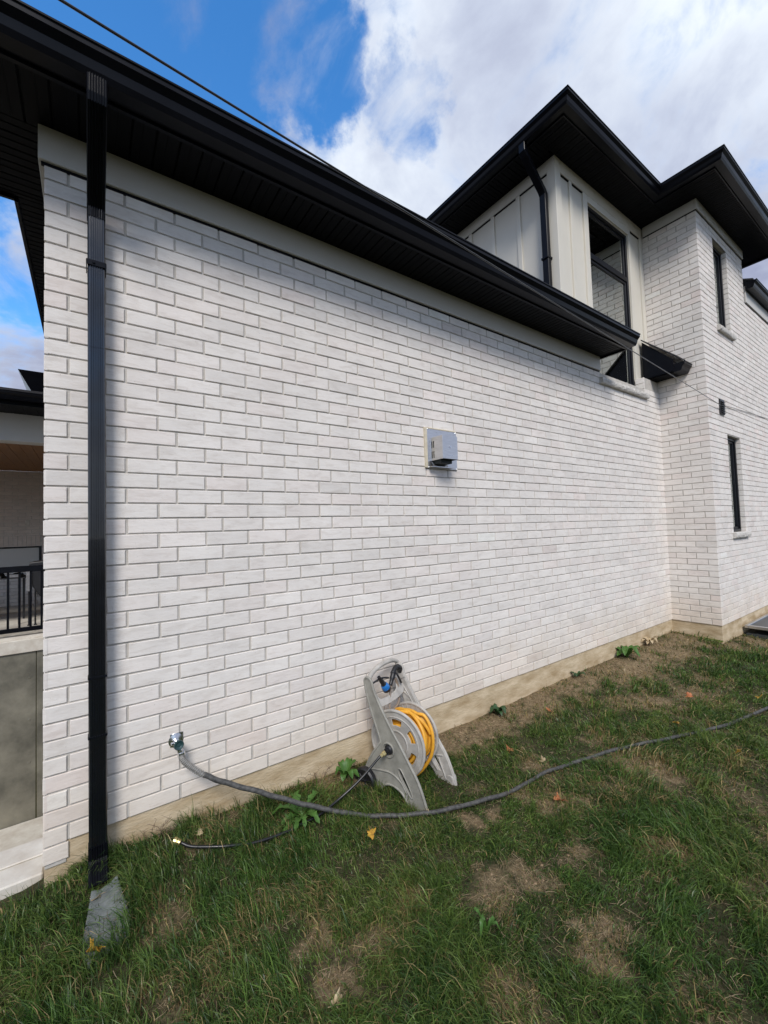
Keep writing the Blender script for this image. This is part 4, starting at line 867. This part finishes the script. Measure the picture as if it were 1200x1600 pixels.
# ------------------------------------------------------------------ weeds and leaves
def rosette(name, label, x, y, n, ln, wd, m_, lobed, lift=.5, seed=0):
    r = random.Random(seed); z = gz(x, y, .004); mb = MB()
    for i in range(n):
        a = 2 * math.pi * i / n + r.uniform(-.3, .3); L_ = ln * r.uniform(.7, 1.1); W_ = wd * r.uniform(.8, 1.15); li = lift * r.uniform(.5, 1.3); K = 12; vs = []
        ca, sa = math.cos(a), math.sin(a); tw = r.uniform(-.3, .3)
        for j in range(K + 1):
            t = j / K; base = math.sin(math.pi * min(1, t * .93 + .05)) ** .7
            w_ = W_ * base * (1 if not lobed else (.45 + .75 * (0.5 + .5 * math.cos(t * 2 * math.pi * 4.5)) * (0.4 + t)))
            hh = L_ * li * (math.sin(t * 2.2) - .35 * t * t) ; d = L_ * (t - .10 * t * t)
            for s in (-1, -.5, 0, .5, 1):
                vs.append((x + ca * d - sa * s * w_ + 0, y + sa * d + ca * s * w_, z + hh + abs(s) * w_ * .35 + s * tw * w_ * .5 + (.003 * math.sin(t * 20) if abs(s) == 1 else 0)))
        fs = [(j * 5 + q, j * 5 + q + 1, (j + 1) * 5 + q + 1, (j + 1) * 5 + q) for j in range(K) for q in range(4)]; mb.add(vs, fs)
    o = obj(name, mb, m_, fix=False, smooth=True); tag(o, label, 'weed'); return o
rosette('weed_plant', 'dark green leafy weed against the foundation right of the reel', 2.72, 2.31, 13, .095, .020, 'dark_leaf', False, .8, 1)
rosette('weed_plant', 'broad-leaved pale green weed by the foundation near the far corner', 4.9, 2.30, 12, .17, .035, 'green_leaf', False, .7, 2)
rosette('weed_plant', 'small dark tuft of weed against the foundation halfway to the corner', 3.95, 2.34, 8, .09, .016, 'dark_leaf', False, .6, 3)
rosette('dandelion_plant', 'bright green dandelion with toothed leaves beneath the hoses, left of the reel', .93, 2.16, 15, .165, .022, 'green_leaf', True, .42, 4)
rosette('weed_plant', 'yellowish wilted weed in the bare soil at the far corner', 5.55, 2.33, 10, .13, .020, 'leaf_p', False, .8, 6)
rosette('weed_plant', 'tall narrow-leaved weed in the foreground lawn', 1.253, 1.169, 5, .085, .008, 'green_leaf', False, 1.4, 7)
rosette('weed_plant', 'small leafy weed between the reel wheel and the foundation', 1.28, 2.30, 8, .10, .022, 'green_leaf', False, .9, 8)
# dry stalks against the foundation
def stalks(label, x, y, n, h, seed):
    r = random.Random(seed); mb = MB(); z = gz(x, y, 0)
    for i in range(n):
        a = r.uniform(0, 6.28); l = h * r.uniform(.5, 1.1); dx, dy = math.cos(a) * l * r.uniform(.2, .8), -abs(math.sin(a)) * l * .4; p0 = Vector((x + r.uniform(-.07, .07), y, z))
        mb.tube([p0, p0 + Vector((dx * .4, dy * .4, l * .55)), p0 + Vector((dx, dy, l * r.uniform(.7, 1)))], [.0016, .0012, .0006], 5)
        for q in range(3): b = p0 + Vector((dx, dy, l)) * r.uniform(.4, .9); mb.tube([b, b + Vector((r.uniform(-.03, .03), r.uniform(-.02, .01), r.uniform(0, .03)))], [.001, .0005], 4)
    return tag(obj('dry_stalk', mb, 'twig'), label, 'dry plant')
stalks('dry branching stalks against the foundation right of the downspout', .30, 2.34, 10, .13, 1)
stalks('dry twiggy stalks by the foundation just right of the reel', 1.98, 2.33, 9, .12, 2)
stalks('dry reddish stalks by the foundation left of the reel wheel', 1.12, 2.34, 9, .12, 3)
def maple(size, seed):
    r = random.Random(seed); pts = []; lobes = 5; mb = MB(); K = 40; vs = [(0, 0, 0)]
    for i in range(K):
        a = 2 * math.pi * i / K; rad = size * (.62 + .38 * abs(math.cos(a * lobes / 2)) ** 1.3) * (1 + r.uniform(-.16, .16)) * (.72 if math.sin(a + seed) > 0 else 1); vs.append((rad * math.cos(a), rad * math.sin(a), 0))
    c = r.uniform(1.0, 2.0) / size
    ang = r.uniform(0, 3)
    def bend(x, y): u = x * math.cos(ang) + y * math.sin(ang); w_ = -x * math.sin(ang) + y * math.cos(ang); return c * .5 * u * u - .3 * c * w_ * w_ * .5 + r.uniform(-.002, .002)
    vs = [(x, y, bend(x, y)) for x, y, _ in vs]; mb.add(vs, [(0, 1 + i, 1 + (i + 1) % K) for i in range(K)])
    mb.tube([(0, 0, 0), (-size * .9, .1 * size, .006), (-size * 1.4, .3 * size, .004)], [.0012, .001, .0008], 5); return mb
LV = [(.015, 1.965, .05, .032, 'leaf_y', 'curled golden leaf at the lower end of the splash pad'), (1.174, 1.857, .04, .030, 'leaf_y', 'yellow leaf on the grass in front of the reel'),
      (.664, 1.3, .015, .028, 'leaf_p', 'pale brown leaf at the bottom edge of the lawn'), (2.189, 1.438, .02, .032, 'leaf_o', 'orange leaf on a bare patch right of the reel'),
      (3.696, 1.396, .03, .032, 'leaf_y', 'yellow leaf beside the grey hose far along the lawn'), (4.385, 1.535, .02, .034, 'leaf_o', 'orange leaf on the lawn beyond the grey hose'),
      (3.523, .982, .03, .030, 'leaf_y', 'yellow leaf on the grass below the far end of the grey hose'), (4.7, 1.13, .04, .036, 'leaf_y', 'yellow leaf near the right edge beside the hose'),
      (3.106, 2.091, .02, .036, 'leaf_o', 'brown leaf standing in the bare soil along the wall'), (2.388, 1.949, .03, .036, 'leaf_o', 'dull orange leaf in the grass right of the reel flange'),
      (.02, 2.16, .035, .026, 'leaf_p', 'pale leaf caught beneath the mouth of the downspout'), (.444, 2.27, .03, .022, 'leaf_p', 'small tan leaf in the grass above the brass hose end'),
      (2.447, 1.727, .02, .026, 'leaf_p', 'white-cream leaf in a bare patch above the grey hose'), (1.50, 1.80, .035, .022, 'leaf_p', 'small pale leaf beside the front foot of the reel')]
for i, (x, y, h, s, m_, lab) in enumerate(LV):
    mb = maple(s, i + 3); o = obj('fallen_leaf', mb, m_, fix=False, smooth=True); o.location = (x, y, gz(x, y, h)); r = random.Random(i); o.rotation_euler = (r.uniform(.2, .9), r.uniform(-.5, .3), r.uniform(0, 6)); tag(o, lab, 'leaf', 'fallen leaves on the lawn')

# ------------------------------------------------------------------ grass
def build_grass():
    parts = []
    def sample(n, x0, x1, y0, y1): return np.stack([rng.uniform(x0, x1, n), rng.uniform(y0, y1, n)], 1)
    P = []
    base = 36000
    for (x0, x1, y0, y1) in ((-1.4, 10.5, .25, 2.42), (-1.4, 10.5, -1.2, .25)):
        n = int((x1 - x0) * (y1 - y0) * base); p = sample(n, x0, x1, y0, y1)
        d = np.hypot(np.hypot(p[:, 0], p[:, 1]), 1.5); pr = np.clip((2.5 / d) ** 2.0, 0, 1)
        # thin out what the photo cannot show
        vis = (p[:, 1] > -0.62 * p[:, 0] + 1.55) & (p[:, 1] > .18 * p[:, 0] - .25)
        pr *= np.where(vis, 1, .25)
        P.append(p[rng.random(n) < pr])
    p = np.concatenate(P); x, y = p[:, 0], p[:, 1]
    # clumping
    cl = fbm(x, y, 9, 61); B = bare(x, y)
    keep = rng.random(len(x)) < np.clip((1 - B * .95), 0.09, 1) * np.clip(.45 + (cl - .35) * 3.0, .22, 1)
    inhouse = ((x < 6.39) & (y > 2.385)) | ((x >= 6.39) & (y > 1.85)) | ((x < XL) & (y > 2.46))
    wellm = (x > 7.14) & (y > 1.24)
    padm = (np.abs(x - .055) < .062) & (y > 1.97) & (y < 2.17)
    keep &= ~inhouse & ~wellm & ~(padm & (rng.random(len(x)) > .10))
    x, y, B = x[keep], y[keep], B[keep]; n = len(x)
    z = ground(x, y) - .003; d = np.hypot(np.hypot(x, y), 1.5)
    tall = fbm(x, y, 1.6, 91); nearpipe = np.exp(-((x - .1) ** 2 / .12 + (y - 2.1) ** 2 / .09))
    h = rng.gamma(5, 1 / 5, n) * (.034 + .036 * np.clip((tall - .3) * 2, 0, 1)) + nearpipe * .06 * rng.random(n)
    h *= np.where(B > .3, .65, 1); h = np.clip(h, .012, .14)
    wd = (.0009 + .0008 * rng.random(n) + .0013 * (rng.random(n) < .06)) * np.clip(d / 2.5, 1, 3.2)
    az = rng.uniform(0, 2 * np.pi, n); az = az * .6 + (fbm(x, y, 3, 13) * 2 * np.pi * 1.5) * .4
    lean = np.abs(rng.normal(.85, .5, n)); lean = np.clip(lean, .05, 1.9)
    h_cl = np.clip(.72 + (fbm(x, y, 9, 61) - .45) * 2.4, .5, 1.5); h = h * h_cl
    dx, dy = np.cos(az), np.sin(az); fa = rng.uniform(0, np.pi * 2, n); px_, py_ = np.cos(fa), np.sin(fa)
    V = np.zeros((n, 7, 3), np.float32); T = [0, .38, .74, 1]; Wt = [1, .92, .6, 0]
    for i, (t, w_) in enumerate(zip(T, Wt)):
        bend = lean * t * (.35 + .65 * t); up = h * t * np.cos(np.clip(bend, 0, 1.45)); out = h * t * np.sin(np.clip(bend, 0, 1.45))
        cx = x + dx * out; cy = y + dy * out; cz = z + up
        if i < 3:
            V[:, 2 * i, :] = np.stack([cx - px_ * wd * w_, cy - py_ * wd * w_, cz], 1); V[:, 2 * i + 1, :] = np.stack([cx + px_ * wd * w_, cy + py_ * wd * w_, cz], 1)
        else: V[:, 6, :] = np.stack([cx, cy, cz], 1)
    # keep the blades out of the wall
    lim = np.where(V[..., 0] < 6.39, 2.386, 1.846); V[..., 1] = np.minimum(V[..., 1], lim)
    # blade colour
    g = np.clip(rng.random(n) ** 1.5 + (fbm(x, y, 6, 171) - .5) * .9, 0, 1.1)[:, None]; patch = np.clip((fbm(x, y, 3.0, 201) - .35) * 3, 0, 1)[:, None]
    c1 = np.array([.022, .060, .012]); c2 = np.array([.110, .200, .042]); c3 = np.array([.19, .225, .060]); straw = np.array([.38, .30, .145]); brown = np.array([.165, .115, .05])
    col = c1 * (1 - g) + c2 * g; col = col * (1 - .55 * patch * g) + c3 * (.55 * patch * g)
    dry = rng.random(n) < (.03 + .60 * np.clip(B * 1.3, 0, 1) + .12 * np.clip((fbm(x, y, 2.2, 301) - .5) * 4, 0, 1))
    mixb = rng.random(n)[:, None]; col = np.where(dry[:, None], straw * mixb + brown * (1 - mixb), col); col *= rng.uniform(.75, 1.35, n)[:, None] * np.array([1.10, 1.06, 1.0])
    # thatch: dead straw lying flat
    nt_ = 60000; q = np.stack([rng.uniform(-.6, 8, nt_ * 3), rng.uniform(.3, 2.38, nt_ * 3)], 1); dd = np.hypot(np.hypot(q[:, 0], q[:, 1]), 1.5)
    Bq = bare(q[:, 0], q[:, 1]); kk = (rng.random(len(q)) < np.clip((2.5 / dd) ** 2, 0, 1) * (.10 + .80 * Bq)) & ~(((q[:, 0] < XL) & (q[:, 1] > 2.46)) | ((q[:, 0] >= 6.39) & (q[:, 1] > 1.84))) ; q = q[kk]; Bq = Bq[kk]; dd = dd[kk]
    m_ = len(q); zz = ground(q[:, 0], q[:, 1]) + rng.uniform(.001, .008, m_) + np.where(Bq < .3, rng.uniform(0, .02, m_), 0); a = rng.uniform(0, 2 * np.pi, m_); ln = rng.uniform(.015, .05, m_); w2_ = .0009 * np.clip(dd / 2.5, 1, 3)
    V2 = np.zeros((m_, 7, 3), np.float32); ux, uy = np.cos(a), np.sin(a); ti = rng.normal(0, .15, m_); cv = rng.normal(0, .3, m_)
    for i, (t, w_) in enumerate(zip(T, Wt)):
        cx = q[:, 0] + ux * ln * (t - .5) - uy * ln * cv * t * t; cy = q[:, 1] + uy * ln * (t - .5) + ux * ln * cv * t * t; cz = zz + ti * ln * t
        cy = np.minimum(cy, 2.38)
        if i < 3: V2[:, 2 * i] = np.stack([cx + uy * w2_ * w_, cy - ux * w2_ * w_, cz], 1); V2[:, 2 * i + 1] = np.stack([cx - uy * w2_ * w_, cy + ux * w2_ * w_, cz + .0004], 1)
        else: V2[:, 6] = np.stack([cx, cy, cz], 1)
    mb_ = rng.random(m_)[:, None]; col2 = (np.array([.40, .31, .19]) * mb_ + np.array([.17, .11, .06]) * (1 - mb_)) * rng.uniform(.7, 1.15, m_)[:, None]
    V = np.concatenate([V, V2]); col = np.concatenate([col, col2]); N_ = len(V)
    print('grass blades', N_)
    me = bpy.data.meshes.new('grass'); me.vertices.add(N_ * 7); me.vertices.foreach_set('co', V.reshape(-1))
    tri = np.array([[0, 1, 3], [0, 3, 2], [2, 3, 5], [2, 5, 4], [4, 5, 6]]); F = (np.arange(N_)[:, None, None] * 7 + tri[None]).reshape(-1)
    nf = N_ * 5; me.loops.add(nf * 3); me.loops.foreach_set('vertex_index', F.astype(np.int32)); me.polygons.add(nf)
    me.polygons.foreach_set('loop_start', (np.arange(nf) * 3).astype(np.int32)); me.polygons.foreach_set('loop_total', np.full(nf, 3, np.int32))
    me.update(calc_edges=True)
    at = me.attributes.new('tint', 'FLOAT_COLOR', 'POINT'); cc = np.ones((N_, 7, 4), np.float32); cc[:, :, :3] = col[:, None, :]; cc[:, :2, :3] *= 1.0
    at.data.foreach_set('color', cc.reshape(-1)); me.materials.append(MT['grass'])
    o = bpy.data.objects.new('grass', me); C.objects.link(o); tag(o, 'uneven green lawn grass with dry straw patches', 'grass', kind='stuff')
build_grass()

def clods():
    n = 5200; x = rng.uniform(.2, 7.2, n * 4); y = rng.uniform(.7, 2.37, n * 4); B = bare(x, y); d = np.hypot(np.hypot(x, y), 1.5)
    k = (rng.random(n * 4) < B ** 1.5 * np.clip((3.2 / d), 0, 1)) & ~((x >= 6.38) & (y > 1.84)); x, y, d = x[k][:n], y[k][:n], d[k][:n]; n = len(x); z = ground(x, y)
    s_ = rng.gamma(2, .0019, n)[:, None, None] + .0012
    ico = np.array([(1, 0, 0), (-1, 0, 0), (0, 1, 0), (0, -1, 0), (0, 0, .75), (0, 0, -.75)]); V = ico[None] * s_ * rng.uniform(.6, 1.3, (n, 6, 1)); a = rng.uniform(0, 6.28, n); c, q = np.cos(a)[:, None], np.sin(a)[:, None]
    P = np.stack([V[..., 0] * c - V[..., 1] * q + x[:, None], V[..., 0] * q + V[..., 1] * c + y[:, None], V[..., 2] + z[:, None] + .001], -1)
    tri = np.array([(0, 2, 4), (2, 1, 4), (1, 3, 4), (3, 0, 4), (2, 0, 5), (1, 2, 5), (3, 1, 5), (0, 3, 5)]); F = (np.arange(n)[:, None, None] * 6 + tri[None]).reshape(-1, 3)
    me = bpy.data.meshes.new('soil_crumbs'); me.from_pydata(P.reshape(-1, 3).tolist(), [], F.tolist())
    m = mat('soil_crumb', (.34, .25, .16), .95, vscale=60, col2=(.15, .10, .06), spec=.1); me.materials.append(m)
    tag_ = bpy.data.objects.new('soil_crumbs', me); C.objects.link(tag_); tag(tag_, 'loose crumbs of dry soil on the bare earth along the wall', 'soil', kind='stuff')
clods()
